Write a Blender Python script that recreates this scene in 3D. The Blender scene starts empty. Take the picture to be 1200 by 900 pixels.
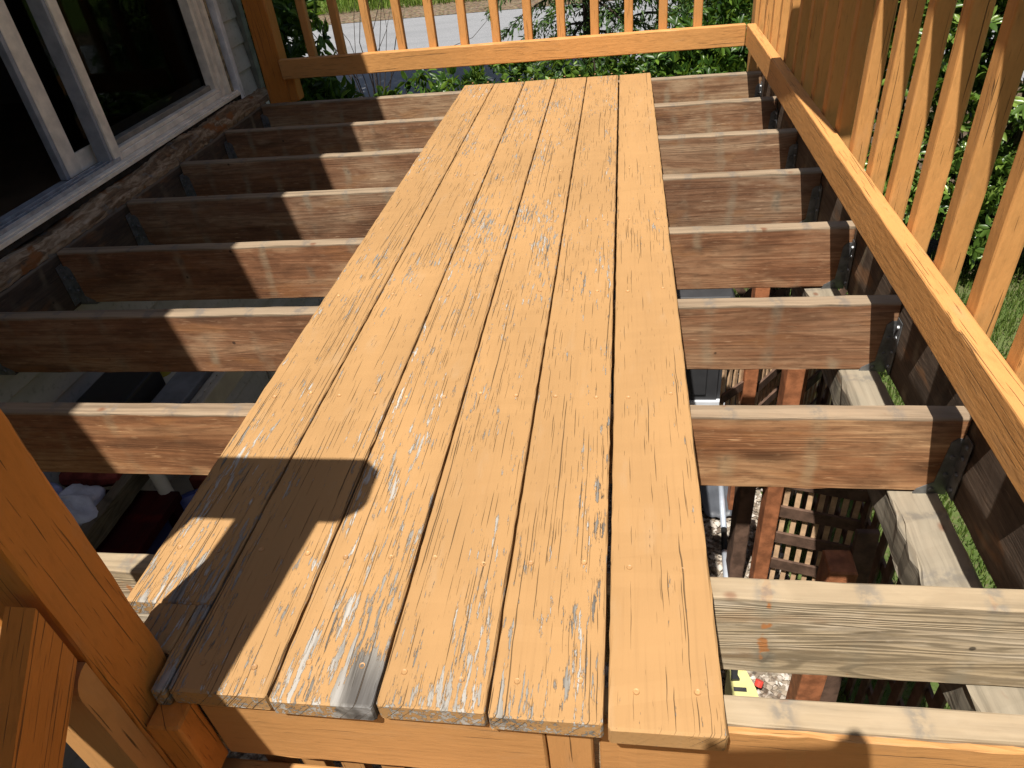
import bpy, math, random
import numpy as np
from mathutils import Vector, Matrix, Quaternion
random.seed(7); RNG = np.random.default_rng(7)
SC = bpy.context.scene
COL = SC.collection
# ------------------------------------------------------------------ camera
cam_d = bpy.data.cameras.new('camera'); cam = bpy.data.objects.new('camera', cam_d); COL.objects.link(cam)
CAM = Vector((-0.11998, -0.46118, 0.87847))
rx, rz, roll = math.radians(53.65405), math.radians(11.18788), math.radians(-6.74624)
cam.matrix_world = Matrix.Translation(CAM) @ Matrix.Rotation(rz, 4, 'Z') @ Matrix.Rotation(rx, 4, 'X') @ Matrix.Rotation(roll, 4, 'Z')
cam_d.sensor_width = 36; cam_d.lens = 831.3 / 1200 * 36; cam_d.clip_start = 0.03; cam_d.clip_end = 500
SC.camera = cam
# ------------------------------------------------------------------ light
SUN = Vector((-0.165, -0.42, 1.0)).normalized()      # direction to the sun
w = bpy.data.worlds.new('World'); SC.world = w; w.use_nodes = True
wn = w.node_tree; bg = wn.nodes['Background']
sky = wn.nodes.new('ShaderNodeTexSky'); sky.sky_type = 'NISHITA'; sky.sun_disc = False
sky.sun_elevation = math.asin(SUN.z); sky.sun_rotation = math.atan2(SUN.x, SUN.y) % (2 * math.pi)
wn.links.new(sky.outputs[0], bg.inputs[0]); bg.inputs[1].default_value = 0.05
sky.dust_density = 2.5
sl = bpy.data.lights.new('sun', 'SUN'); sl.energy = 5.0; sl.angle = math.radians(0.53); sl.color = (1.0, 0.955, 0.89)
so = bpy.data.objects.new('sun', sl); COL.objects.link(so); so.rotation_euler = (-SUN).to_track_quat('-Z', 'Y').to_euler()
so.location = (0, 0, 12)
vs = SC.view_settings; vs.view_transform = 'Standard'; vs.look = 'None'; vs.exposure = 0.82; vs.gamma = 1; vs.use_curve_mapping = False
SC.render.engine = 'CYCLES'
SC.cycles.max_bounces = 8; SC.cycles.diffuse_bounces = 5; SC.cycles.transparent_max_bounces = 8
SC.cycles.use_denoising = True

# ------------------------------------------------------------------ node helpers
class M:
    def __init__(s, name, rough=0.7, spec=0.3):
        s.m = bpy.data.materials.new(name); s.m.use_nodes = True
        s.t = s.m.node_tree; s.b = s.t.nodes['Principled BSDF']
        s.b.inputs['Roughness'].default_value = rough; s.b.inputs['Specular IOR Level'].default_value = spec
        s.out = s.t.nodes['Material Output']
    def n(s, ty, **k):
        x = s.t.nodes.new(ty)
        for a, v in k.items(): setattr(x, a, v)
        return x
    def put(s, sock, v):
        if isinstance(v, bpy.types.NodeSocket): s.t.links.new(v, sock)
        elif isinstance(v, (tuple, list)):
            sock.default_value = tuple(v) + ((1,) if len(v) == 3 and len(sock.default_value) == 4 else ())
        else: sock.default_value = v
    def math(s, op, a, b=0.0, c=0.0, clamp=False):
        x = s.n('ShaderNodeMath', operation=op, use_clamp=clamp)
        for i, v in enumerate((a, b, c)): s.put(x.inputs[i], v)
        return x.outputs[0]
    def vmath(s, op, a, b=(0, 0, 0)):
        x = s.n('ShaderNodeVectorMath', operation=op); s.put(x.inputs[0], a); s.put(x.inputs[1], b); return x.outputs[0]
    def noise(s, v, scale=1, detail=3, rough=0.55, dist=0):
        x = s.n('ShaderNodeTexNoise'); s.put(x.inputs['Vector'], v); x.inputs['Scale'].default_value = scale
        x.inputs['Detail'].default_value = detail; x.inputs['Roughness'].default_value = rough; x.inputs['Distortion'].default_value = dist
        return x.outputs[0]
    def voro(s, v, scale=1, out='Distance', feature='F1'):
        x = s.n('ShaderNodeTexVoronoi', feature=feature); s.put(x.inputs['Vector'], v); x.inputs['Scale'].default_value = scale
        return x.outputs[out]
    def mix(s, f, a, b, blend='MIX'):
        x = s.n('ShaderNodeMix', data_type='RGBA', blend_type=blend); s.put(x.inputs[0], f); s.put(x.inputs[6], a); s.put(x.inputs[7], b)
        return x.outputs[2]
    def ss(s, v, lo, hi):
        x = s.n('ShaderNodeMapRange', interpolation_type='SMOOTHSTEP'); s.put(x.inputs[0], v); s.put(x.inputs[1], lo); s.put(x.inputs[2], hi)
        x.inputs[3].default_value = 0; x.inputs[4].default_value = 1; return x.outputs[0]
    def ramp(s, f, stops):
        x = s.n('ShaderNodeValToRGB'); s.put(x.inputs[0], f); e = x.color_ramp.elements
        while len(e) < len(stops): e.new(0.5)
        for q, (p, c) in zip(e, stops): q.position = p; q.color = tuple(c) + (1,)
        return x.outputs[0]
    def obj(s): return s.n('ShaderNodeTexCoord').outputs['Object']
    def info(s): return s.n('ShaderNodeObjectInfo')
    def rnd(s, p=None):
        i = s.info(); c = s.n('ShaderNodeCombineXYZ'); r = i.outputs['Random']
        for k, f in enumerate((53.0, 31.0, 17.0)): s.put(c.inputs[k], s.math('MULTIPLY', r, f))
        return s.vmath('ADD', p if p is not None else s.obj(), c.outputs[0])
    def sc(s, v, k): return s.vmath('MULTIPLY', v, k)
    def sep(s, v): return s._sep(v)
    def _sep(s, v):
        x = s.n('ShaderNodeSeparateXYZ'); s.put(x.inputs[0], v); return x.outputs
    def bump(s, h, strength=1.0, dist=0.001):
        x = s.n('ShaderNodeBump'); s.put(x.inputs['Height'], h); x.inputs['Strength'].default_value = strength; x.inputs['Distance'].default_value = dist
        s.t.links.new(x.outputs[0], s.b.inputs['Normal'])
    def col(s, c): s.put(s.b.inputs['Base Color'], c); return s

def plain(name, c, rough=0.6, spec=0.3, var=0.25, scale=12, metal=0, bump=0.0):
    m = M(name, rough, spec); p = m.rnd()
    f = m.noise(p, scale, 5)
    m.col(m.mix(m.ss(f, 0.3, 0.7), tuple(x * (1 - var) for x in c), tuple(min(1, x * (1 + var * 0.6)) for x in c)))
    m.b.inputs['Metallic'].default_value = metal
    if bump: m.bump(m.noise(p, scale * 8, 4), 0.5, bump)
    return m.m

def painted(name, base, wear=0.0, crack=0.5, flake=True, rough=0.52, mott=0.0):
    """old exterior paint over softwood, grain along local X; object colour R adds wear, G adds wear at the -X end"""
    m = M(name, 0.5, 0.18); p0 = m.obj(); p = m.rnd(p0)
    oc = m._sep(m.info().outputs['Color'])
    grain = m.noise(m.sc(p, (5, 150, 150)), 1, 4, 0.6)
    g2 = m.noise(m.sc(p, (1.6, 34, 34)), 1, 5, 0.6, 0.6)
    big = m.noise(m.sc(p, (1.7, 5, 5)), 1, 3)
    wr = m.math('MULTIPLY', m.math('SUBTRACT', oc[0], 0.5), 0.5)
    endw = m.math('MULTIPLY', m.ss(m._sep(p0)[0], -1.30, -1.53), m.math('MULTIPLY', oc[1], 0.15))
    fl = m.noise(m.sc(p, (17, 150, 150)), 1, 7, 0.68, 0.12)
    fl2 = m.noise(m.sc(p, (45, 260, 260)), 1, 4, 0.6)
    mid = m.noise(m.sc(p, (4.5, 17, 17)), 1, 3)
    s = m.math('ADD', m.math('MULTIPLY', fl, 0.60), m.math('MULTIPLY', big, 0.20))
    s = m.math('ADD', m.math('ADD', s, m.math('MULTIPLY', mid, 0.20)), m.math('MULTIPLY', fl2, 0.16))
    q0 = m._sep(p0)
    spot = m.math('MULTIPLY', m.math('MULTIPLY', m.ss(q0[0], -1.42, -1.52), m.ss(q0[1], 0.0, -0.05)), m.ss(oc[2], 0.7, 0.9))
    s = m.math('ADD', m.math('ADD', m.math('ADD', s, wr), m.math('MULTIPLY', spot, 0.22)), m.math('ADD', endw, wear))
    peel = m.ss(s, 0.664, 0.677)
    # long checks in the grain
    reg = m.noise(m.sc(p, (1.9, 20, 20)), 1, 2)
    pp = m._sep(p); yz = m.math('ADD', pp[1], m.math('MULTIPLY', pp[2], 0.83))
    wob = m.noise(m.sc(p, (1.6, 4, 4)), 1, 4, 0.5)
    def line(N, width, thr, kx, seed):
        ty = m.math('ADD', m.math('MULTIPLY', yz, N), m.math('MULTIPLY', wob, N * 0.028))
        d = m.math('ABSOLUTE', m.math('SUBTRACT', m.math('FRACT', ty), 0.5))
        cv = m.n('ShaderNodeCombineXYZ'); m.put(cv.inputs[0], m.math('MULTIPLY', pp[0], kx)); m.put(cv.inputs[1], m.math('MULTIPLY', m.math('FLOOR', ty), 7.31)); cv.inputs[2].default_value = seed
        pr = m.math('ADD', m.math('ADD', m.noise(cv.outputs[0], 1, 2, 0.5), m.math('MULTIPLY', wr, 0.7)), m.math('MULTIPLY', m.math('SUBTRACT', mid, 0.5), 0.35))
        wd = m.math('MULTIPLY', m.ss(pr, thr, thr + 0.10), width * N)
        return m.math('MULTIPLY', m.ss(d, m.math('ADD', wd, 0.001), m.math('MULTIPLY', wd, 0.45)), m.ss(wd, 0.0005, width * N * 0.25))
    cr = m.math('MAXIMUM', line(52, 0.0011, 0.575 - 0.045 * crack, 3.2, 1.7), line(117, 0.00062, 0.565 - 0.05 * crack, 7.0, 5.1))
    cr = m.math('MAXIMUM', cr, m.math('MULTIPLY', line(260, 0.0005, 0.62 - 0.05 * crack, 16.0, 9.3), 0.55))
    paint = m.mix(m.ss(big, 0.3, 0.7), tuple(x * 0.9 for x in base), tuple(x * 1.06 for x in base))
    paint = m.mix(m.math('MULTIPLY', m.ss(grain, 0.5, 0.75), 0.30), paint, tuple(x * 0.72 for x in base))
    paint = m.mix(m.math('MULTIPLY', m.ss(m.noise(m.sc(p, (9, 30, 30)), 1, 5), 0.55, 0.8), 0.22), paint, (0.36, 0.26, 0.16))
    rp = m.noise(m.sc(p, (26, 85, 85)), 1, 4, 0.6)
    if mott: paint = m.mix(m.math('MULTIPLY', m.ss(rp, 0.52, 0.70), 0.45 * mott), paint, tuple(x * 0.62 for x in base)); paint = m.mix(m.math('MULTIPLY', m.ss(rp, 0.46, 0.32), 0.30 * mott), paint, tuple(min(1, x * 1.25) for x in base))
    wood = m.ramp(g2, [(0.28, (0.065, 0.056, 0.046)), (0.42, (0.19, 0.173, 0.148)), (0.56, (0.315, 0.29, 0.253)), (0.75, (0.44, 0.41, 0.365))])
    wood = m.mix(m.math('MULTIPLY', spot, 0.75), wood, m.mix(m.ss(g2, 0.4, 0.7), (0.04, 0.037, 0.036), (0.20, 0.20, 0.205)))
    c = m.mix(peel, paint, wood) if flake else paint
    # darker paint halo just inside the flake edge
    c = m.mix(m.math('MULTIPLY', m.math('MULTIPLY', m.ss(s, 0.648, 0.667), m.math('SUBTRACT', 1.0, peel)), 0.45), c, tuple(x * 0.55 for x in base))
    c = m.mix(m.math('MULTIPLY', cr, 0.72), c, (0.05, 0.032, 0.018))
    m.col(c)
    m.put(m.b.inputs['Roughness'], m.math('ADD', rough, m.math('MULTIPLY', peel, 0.28)))
    h = m.math('ADD', m.math('MULTIPLY', grain, 0.35), m.math('MULTIPLY', g2, 0.25)); h = m.math('SUBTRACT', h, m.math('MULTIPLY', rp, 1.1 * mott))
    h = m.math('SUBTRACT', h, m.math('MULTIPLY', peel, 0.55)); h = m.math('SUBTRACT', h, m.math('MULTIPLY', cr, 1.6))
    m.bump(h, 0.85, 0.0016)
    return m.m

def joistmat(name, dark, mid, pale, top, ridges=0.5, stripe_off=0.0, orange=False, half=0.092):
    """weathered joist, grain along local X; object colour tints; drips below the old board gaps, nail rust on top"""
    m = M(name, 0.75, 0.2); p0 = m.obj(); p = m.rnd(p0)
    s0 = m._sep(p0)
    g = m.noise(m.sc(p, (1.3, 10, 22)), 1, 6, 0.62, 1.0)
    fine = m.noise(m.sc(p, (6, 120, 170)), 1, 4)
    arch = m.noise(m.sc(p, (0.9, 2, 13)), 1, 2, 0.5, 0.4)
    ring = m.math('SINE', m.math('MULTIPLY', arch, 140.0 if orange else 95.0))
    lay = m.noise(m.sc(p, (1.8, 6, 7)), 1, 5, 0.6, 0.8)
    v0 = m.math('ADD', m.math('MULTIPLY', lay, 0.62), m.math('MULTIPLY', g, 0.38))
    c = m.ramp(v0, [(0.33, dark), (0.47, mid), (0.58, tuple(0.55 * a + 0.45 * b for a, b in zip(mid, pale))), (0.68, pale)])
    c = m.mix(m.math('MULTIPLY', m.ss(ring, 0.45, 0.97), ridges), c, tuple(x * 0.45 for x in mid))
    c = m.mix(m.math('MULTIPLY', m.ss(fine, 0.48, 0.62), 0.32), c, tuple(x * 0.8 for x in dark))
    blot = m.noise(m.sc(p, (3.5, 9, 9)), 1, 4)
    c = m.mix(m.math('MULTIPLY', m.ss(blot, 0.56, 0.70), 0.55), c, pale)
    scr = m.noise(m.sc(p, (14, 40, 150)), 1, 3)
    c = m.mix(m.math('MULTIPLY', m.ss(scr, 0.66, 0.74), 0.45), c, tuple(min(1, x * 1.5) for x in pale))
    c = m.mix(m.math('MULTIPLY', m.ss(blot, 0.44, 0.30), 0.45), c, tuple(x * 0.6 for x in dark))
    kd = m.voro(m.sc(p, (1.7, 3, 6)), 1)
    c = m.mix(m.math('MULTIPLY', m.ss(kd, 0.16, 0.05), 0.75), c, tuple(x * 0.5 for x in dark))
    c = m.mix(m.math('MULTIPLY', m.math('MULTIPLY', m.ss(kd, 0.30, 0.20), m.ss(kd, 0.12, 0.17)), 0.35), c, tuple(x * 0.7 for x in mid))
    # drips
    xx = m.math('ADD', s0[0], m.math('MULTIPLY', m.math('SUBTRACT', m.noise(m.sc(p, (7, 7, 7)), 1, 4), 0.5), 0.07))
    fr = m.math('ABSOLUTE', m.math('SUBTRACT', m.math('FRACT', m.math('DIVIDE', m.math('ADD', xx, 10 * 0.1454 + stripe_off), 0.1454)), 0.5))
    st = m.math('MULTIPLY', m.ss(fr, 0.15, 0.02), m.ss(m.noise(m.sc(p, (6, 6, 9)), 1, 4), 0.42, 0.70))
    c = m.mix(m.math('MULTIPLY', st, 0.55), c, (0.25, 0.22, 0.155))
    c = m.mix(m.math('MULTIPLY', m.math('MULTIPLY', st, m.ss(m.noise(p, 21, 3), 0.55, 0.68)), 0.6), c, (0.05, 0.05, 0.045))
    if orange:
        o = m.math('MULTIPLY', m.ss(fr, 0.06, 0.03), m.ss(m.noise(m.sc(p, (16, 16, 20)), 1, 3), 0.56, 0.6))
        c = m.mix(o, c, (0.40, 0.17, 0.06))
    c = m.mix(m.math('MULTIPLY', m.ss(m.voro(m.sc(p, (9, 9, 9)), 1), 0.055, 0.03), 0.8), c, (0.02, 0.015, 0.012))
    mo = m.noise(m.sc(p, (28, 60, 95)), 1, 4, 0.65); mo2 = m.noise(m.sc(p, (6, 14, 18)), 1, 3)
    c = m.mix(m.math('MULTIPLY', m.ss(mo, 0.52, 0.72), 0.40), c, tuple(x * 0.75 for x in dark)); c = m.mix(m.math('MULTIPLY', m.ss(mo, 0.45, 0.30), 0.24), c, pale)
    c = m.mix(m.math('MULTIPLY', m.ss(mo2, 0.55, 0.70), 0.35), c, (0.25, 0.12, 0.045))
    c = m.mix(1.0, c, m.info().outputs['Color'], 'MULTIPLY')
    # bare bleached top with rust round the old fixings
    tm = m.ss(m.math('ADD', s0[2], m.math('MULTIPLY', m.math('SUBTRACT', m.noise(m.sc(p, (8, 8, 3)), 1, 3), 0.5), 0.010)), half - 0.0095, half - 0.004)
    tc = m.ramp(m.noise(m.sc(p, (2, 45, 10)), 1, 5, 0.6, 0.6), [(0.3, tuple(x * 0.5 for x in top)), (0.5, top), (0.7, tuple(min(1, x * 1.2) for x in top))])
    rust = m.ss(m.voro(m.sc(p, (14, 22, 4)), 1), 0.22, 0.06)
    rust = m.math('MULTIPLY', rust, m.ss(m.noise(p, 26, 2), 0.45, 0.6))
    tc = m.mix(m.math('MULTIPLY', rust, 0.75), tc, (0.13, 0.045, 0.02))
    tc = m.mix(m.math('MULTIPLY', m.math('MULTIPLY', m.ss(fr, 0.14, 0.04), m.ss(m.noise(m.sc(p, (60, 60, 9)), 1, 4), 0.35, 0.6)), 0.75), tc, (0.14, 0.125, 0.105))
    c = m.mix(m.math('MULTIPLY', tm, 0.86), c, tc)
    m.col(c)
    h = m.math('ADD', m.math('MULTIPLY', fine, 0.5), m.math('MULTIPLY', ring, 0.22 * ridges)); m.bump(h, 0.7, 0.002)
    return m.m

def barkmat(name, c): return plain(name, c, 0.9, 0.1, 0.5, 30, 0, 0.006)

def leafmat(name, a, b, cc, rough=0.35, transl=0.35, spec=0.45):
    m = M(name, rough, spec)
    at = m.n('ShaderNodeAttribute', attribute_name='rnd').outputs['Fac']
    c = m.ramp(at, [(0.0, a), (0.6, b), (1.0, cc)]); m.col(c)
    tr = m.n('ShaderNodeBsdfTranslucent'); m.put(tr.inputs[0], m.mix(0.5, c, (0.20, 0.30, 0.02)))
    mx = m.n('ShaderNodeMixShader'); mx.inputs[0].default_value = transl
    m.t.links.new(m.b.outputs[0], mx.inputs[1]); m.t.links.new(tr.outputs[0], mx.inputs[2]); m.t.links.new(mx.outputs[0], m.out.inputs[0])
    return m.m

# ------------------------------------------------------------------ object helpers
def tag(o, label=None, cat=None, group=None, kind=None):
    if label: o['label'] = label
    if cat: o['category'] = cat
    if group: o['group'] = group
    if kind: o['kind'] = kind
    return o
def thing(name, label, cat, loc=(0, 0, 0), group=None):
    o = bpy.data.objects.new(name, None); o.empty_display_size = 0.1; COL.objects.link(o); o.location = loc
    return tag(o, label, cat, group)
def link(name, me, mat=None, parent=None, mw=None, color=None):
    if mat is not None and not me.materials: me.materials.append(mat)
    o = bpy.data.objects.new(name, me); COL.objects.link(o)
    if mw is not None: o.matrix_basis = mw
    if parent is not None:
        o.parent = parent
        pl = parent.matrix_basis.copy(); pp = parent.parent
        while pp: pl = pp.matrix_basis @ pl; pp = pp.parent
        o.matrix_basis = pl.inverted() @ o.matrix_basis
    if color is not None: o.color = tuple(color) + (1,)
    return o
def mesh(name, v, f, smooth=False):
    me = bpy.data.meshes.new(name); me.from_pydata([tuple(x) for x in v], [], f)
    if smooth: me.polygons.foreach_set('use_smooth', [True] * len(me.polygons))
    me.update(); return me
CACHE = {}
def beam_mesh(L, w, h, bev, jit, seg, variant):
    key = (round(L, 4), round(w, 4), round(h, 4), bev, jit, seg, variant)
    if key in CACHE: return CACHE[key]
    r = np.random.default_rng(int(L * 1e4) * 7 + int(w * 1e4) * 13 + int(h * 1e4) * 3 + variant * 1009)
    prof = []
    b = min(bev, w * .45, h * .45); k = 0.3
    for sy, sz, order in ((1, -1, 0), (1, 1, 1), (-1, 1, 0), (-1, -1, 1)):
        c = [(sy * w / 2, sz * (h / 2 - b)), (sy * (w / 2 - b * k), sz * (h / 2 - b * k)), (sy * (w / 2 - b), sz * h / 2)]
        prof += c if order == 1 else c[::-1]
    prof = np.array(prof)
    xs = [-L / 2, -L / 2 + b] + list(np.linspace(-L / 2 + b, L / 2 - b, seg + 1)[1:-1]) + [L / 2 - b, L / 2]
    V = []; n = len(prof)
    for i, x in enumerate(xs):
        q = prof.copy()
        if i in (0, len(xs) - 1):
            q = q * np.array([(w - 2 * b * .8) / w, (h - 2 * b * .8) / h])
        if jit:
            q = q + r.normal(0, jit, q.shape) * (0.6 if i in (0, len(xs) - 1) else 1)
        for y, z in q: V.append((x + (r.normal(0, jit) if jit else 0), y, z))
    F = []
    for i in range(len(xs) - 1):
        for j in range(n):
            a = i * n + j; bb = i * n + (j + 1) % n
            F.append((a, bb, bb + n, a + n))
    F.append(tuple(range(n))[::-1]); F.append(tuple((len(xs) - 1) * n + j for j in range(n)))
    me = mesh('beam', V, F); CACHE[key] = me; return me
def frame(a, b, up=(0, 0, 1)):
    a, b = Vector(a), Vector(b); x = (b - a).normalized(); z = Vector(up); z = (z - x * z.dot(x)).normalized(); y = z.cross(x)
    m = Matrix((x, y, z)).transposed().to_4x4(); m.translation = (a + b) / 2; return m
NV = [0]
def beam(name, mat, parent, a, b, w, h, up=(0, 0, 1), bev=0.003, jit=0.0, seg=1, color=(0.4, 0, 0), share=False, tilt=0.0):
    NV[0] += 1
    me = beam_mesh((Vector(b) - Vector(a)).length, w, h, bev, jit, seg, 0 if share else NV[0])
    if me.materials and me.materials[0] != mat: me = me.copy(); me.materials.clear()
    mw = frame(a, b, up)
    if tilt: mw = mw @ Matrix.Rotation(tilt, 4, 'X')
    return link(name, me, mat, parent, mw, color)
def box(name, mat, parent, x0, x1, y0, y1, z0, z1, axis='X', bev=0.003, **k):
    cx, cy, cz = (x0 + x1) / 2, (y0 + y1) / 2, (z0 + z1) / 2
    if axis == 'X': return beam(name, mat, parent, (x0, cy, cz), (x1, cy, cz), y1 - y0, z1 - z0, bev=bev, **k)
    if axis == 'Y': return beam(name, mat, parent, (cx, y0, cz), (cx, y1, cz), x1 - x0, z1 - z0, bev=bev, **k)
    return beam(name, mat, parent, (cx, cy, z0), (cx, cy, z1), x1 - x0, y1 - y0, up=(0, 1, 0), bev=bev, **k)
def prism(name, mat, parent, pts, z0, z1, mw=None, color=(0.4, 0, 0)):
    n = len(pts); V = [(x, y, z0) for x, y in pts] + [(x, y, z1) for x, y in pts]
    F = [tuple(range(n))[::-1], tuple(range(n, 2 * n))] + [(i, (i + 1) % n, (i + 1) % n + n, i + n) for i in range(n)]
    return link(name, mesh(name, V, F), mat, parent, mw, color)
def tube_mesh(pts, rad, n=8):
    pts = [Vector(p) for p in pts]; V = []; F = []
    rad = rad if isinstance(rad, (list, tuple)) else [rad] * len(pts)
    pr = None
    for i, p in enumerate(pts):
        d = (pts[min(i + 1, len(pts) - 1)] - pts[max(i - 1, 0)]).normalized()
        u = d.orthogonal().normalized() if pr is None else (pr - d * pr.dot(d)).normalized(); pr = u; v = d.cross(u)
        for k in range(n):
            t = 2 * math.pi * k / n; V.append(p + (u * math.cos(t) + v * math.sin(t)) * rad[i])
    for i in range(len(pts) - 1):
        for k in range(n):
            a = i * n + k; b = i * n + (k + 1) % n; F.append((a, b, b + n, a + n))
    F.append(tuple(range(n))[::-1]); F.append(tuple(range((len(pts) - 1) * n, len(pts) * n)))
    return V, F
def join(parts):
    V = []; F = []
    for v, f in parts:
        o = len(V); V += [tuple(x) for x in v]; F += [tuple(i + o for i in q) for q in f]
    return V, F
def cube_vf(x0, x1, y0, y1, z0, z1):
    V = [(x, y, z) for z in (z0, z1) for y in (y0, y1) for x in (x0, x1)]
    return V, [(0, 2, 3, 1), (4, 5, 7, 6), (0, 1, 5, 4), (2, 6, 7, 3), (0, 4, 6, 2), (1, 3, 7, 5)]
def nrm(a): return a / np.maximum(np.linalg.norm(a, axis=-1, keepdims=True), 1e-9)
def leaves(name, P, T, U, L, W, mat, parent=None, fold=0.25, droop=0.15):
    """many small leaves: base, two sides, midrib, tip; vertex attribute rnd per leaf"""
    n = len(P); T = nrm(T); S = nrm(np.cross(T, U)); N = np.cross(S, T)
    L = np.broadcast_to(L, n)[:, None]; W = np.broadcast_to(W, n)[:, None]
    v = np.empty((n, 7, 3))
    v[:, 0] = P; v[:, 1] = P + T * L * .35 + S * W * .48 + N * W * fold; v[:, 2] = P + T * L * .72 + S * W * .36 + N * (W * fold * .8 - L * droop * .4)
    v[:, 3] = P + T * L - N * L * droop; v[:, 4] = P + T * L * .72 - S * W * .36 + N * (W * fold * .8 - L * droop * .4)
    v[:, 5] = P + T * L * .35 - S * W * .48 + N * W * fold; v[:, 6] = P + T * L * .5 - N * L * droop * .2
    tri = np.array([(0, 1, 6), (1, 2, 6), (2, 3, 6), (3, 4, 6), (4, 5, 6), (5, 0, 6)])
    f = (tri[None] + 7 * np.arange(n)[:, None, None]).reshape(-1)
    me = bpy.data.meshes.new(name); me.vertices.add(n * 7); me.vertices.foreach_set('co', v.reshape(-1))
    me.loops.add(len(f)); me.loops.foreach_set('vertex_index', f.astype(np.int32)); nf = len(f) // 3
    me.polygons.add(nf); me.polygons.foreach_set('loop_start', np.arange(0, len(f), 3, dtype=np.int32)); me.polygons.foreach_set('loop_total', np.full(nf, 3, np.int32))
    at = me.attributes.new('rnd', 'FLOAT', 'POINT'); at.data.foreach_set('value', np.repeat(RNG.random(n), 7))
    me.update(); me.validate()
    return link(name, me, mat, parent)

# ------------------------------------------------------------------ materials
BOARD = painted('deck board paint', (0.338, 0.193, 0.079), 0.010, 0.46, rough=0.72)
RAIL = painted('rail paint', (0.50, 0.243, 0.080), -0.10, 0.0, mott=0.7)
POSTP = painted('old post paint', (0.50, 0.185, 0.036), -0.11, 0.55, mott=0.7)
FASC = painted('fascia paint', (0.43, 0.218, 0.078), -0.10, -0.1, mott=0.4)
JOIST = joistmat('brown joist wood', (0.082, 0.042, 0.024), (0.20, 0.104, 0.056), (0.38, 0.27, 0.17), (0.235, 0.18, 0.12), 0.35)
GREYJ = joistmat('grey weathered wood', (0.18, 0.132, 0.078), (0.41, 0.315, 0.195), (0.58, 0.495, 0.375), (0.27, 0.205, 0.128), 0.75, 0.0, True)
BEAMW = joistmat('silvered beam wood', (0.085, 0.074, 0.056), (0.18, 0.155, 0.115), (0.30, 0.26, 0.20), (0.225, 0.19, 0.137), 0.6, half=0.045)
DARKW = joistmat('dark brown wood', (0.030, 0.022, 0.017), (0.062, 0.046, 0.035), (0.11, 0.085, 0.065), (0.16, 0.13, 0.10), 0.3)  # darkest of the joist tones
GALV = plain('galvanised steel', (0.2, 0.205, 0.21), 0.5, 0.5, 0.35, 40, 0.7)
SCREWM = plain('painted screw', (0.40, 0.22, 0.09), 0.5, 0.4, 0.3, 60)
BROWN = plain('brown stain', (0.29, 0.108, 0.046), 0.65, 0.25, 0.4, 25, 0, 0.002)
BROWN2 = plain('dull brown stain', (0.105, 0.062, 0.042), 0.75, 0.2, 0.4, 25, 0, 0.002)
TANW = plain('sunlit slat tan', (0.52, 0.34, 0.20), 0.7, 0.2, 0.25, 30, 0, 0.001)  # sunlight put into the slat colour; cross slats get the shaded brown

# ------------------------------------------------------------------ the setting: ground, road
GZ = -1.6
def gmat():
    m = M('lawn soil', 0.95, 0.1); p = m.obj()
    g = m.noise(p, 3.0, 5); f = m.noise(p, 40, 4)
    c = m.mix(m.ss(g, 0.35, 0.65), (0.055, 0.085, 0.02), (0.085, 0.11, 0.035)); c = m.mix(m.ss(f, 0.5, 0.7), c, (0.11, 0.095, 0.05))
    y = m._sep(p)[1]
    c = m.mix(m.ss(m.math('ADD', y, m.math('MULTIPLY', g, 1.6)), 4.5, 5.1), c, m.mix(m.ss(f, 0.4, 0.6), (0.05, 0.036, 0.022), (0.12, 0.09, 0.06)))
    c = m.mix(m.ss(y, 19.9, 20.6), c, m.mix(m.ss(f, 0.4, 0.6), (0.07, 0.12, 0.02), (0.11, 0.15, 0.035)))
    m.col(c); m.bump(f, 0.8, 0.02); return m.m
def height(x, y):
    t = min(max((y - 5.0) / 4.0, 0), 1); t = t * t * (3 - 2 * t)
    z = GZ - 0.4 * t
    if y > 20: z += (y - 20) * 0.22
    return z
xs = list(np.arange(-14, 14.1, 1.0)); xs = [-300, -150, -80, -40, -22] + xs + [22, 40, 80, 150, 300]
ys = [-200, -80, -30, -12] + list(np.arange(-6, 26.1, 1.0)) + [32, 45, 80, 160, 300]
V = [(x, y, height(x, min(y, 60)) ) for y in ys for x in xs]; n = len(xs)
F = [(j * n + i, j * n + i + 1, (j + 1) * n + i + 1, (j + 1) * n + i) for j in range(len(ys) - 1) for i in range(n - 1)]
tag(link('ground', mesh('ground', V, F), gmat()), kind='structure')
def roadm():
    m = M('road asphalt', 0.85, 0.25); p = m.obj(); f = m.noise(p, 90, 4); g = m.noise(m.sc(p, (0.25, 1.2, 1)), 1, 4)
    c = m.mix(m.ss(f, 0.35, 0.65), (0.15, 0.152, 0.157), (0.24, 0.242, 0.248)); c = m.mix(m.math('MULTIPLY', m.ss(g, 0.45, 0.7), 0.4), c, (0.13, 0.135, 0.14)); m.col(c)
    m.bump(f, 0.5, 0.006); return m.m
V = []; F = []
for i, x in enumerate(np.arange(-60, 61, 2.0)):
    e = 0.12 * math.sin(x * 1.3) + 0.08 * math.sin(x * 3.1)
    V += [(x, 9.8 + e, -1.994), (x, 18.25 + 0.6 * e, -1.994)]
    if i: F.append((2 * i - 2, 2 * i, 2 * i + 1, 2 * i - 1))
tag(link('road', mesh('road', V, F), roadm()), kind='structure')
def dirtm():
    m = M('leaf litter dirt', 0.95, 0.1); p = m.obj(); f = m.noise(p, 14, 6); v = m.voro(p, 22, 'Color')
    c = m.mix(m.ss(f, 0.35, 0.65), (0.08, 0.06, 0.038), (0.20, 0.15, 0.10)); c = m.mix(0.25, c, v, 'MULTIPLY'); m.col(c); m.bump(f, 0.8, 0.03); return m.m
V = []; F = []
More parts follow.
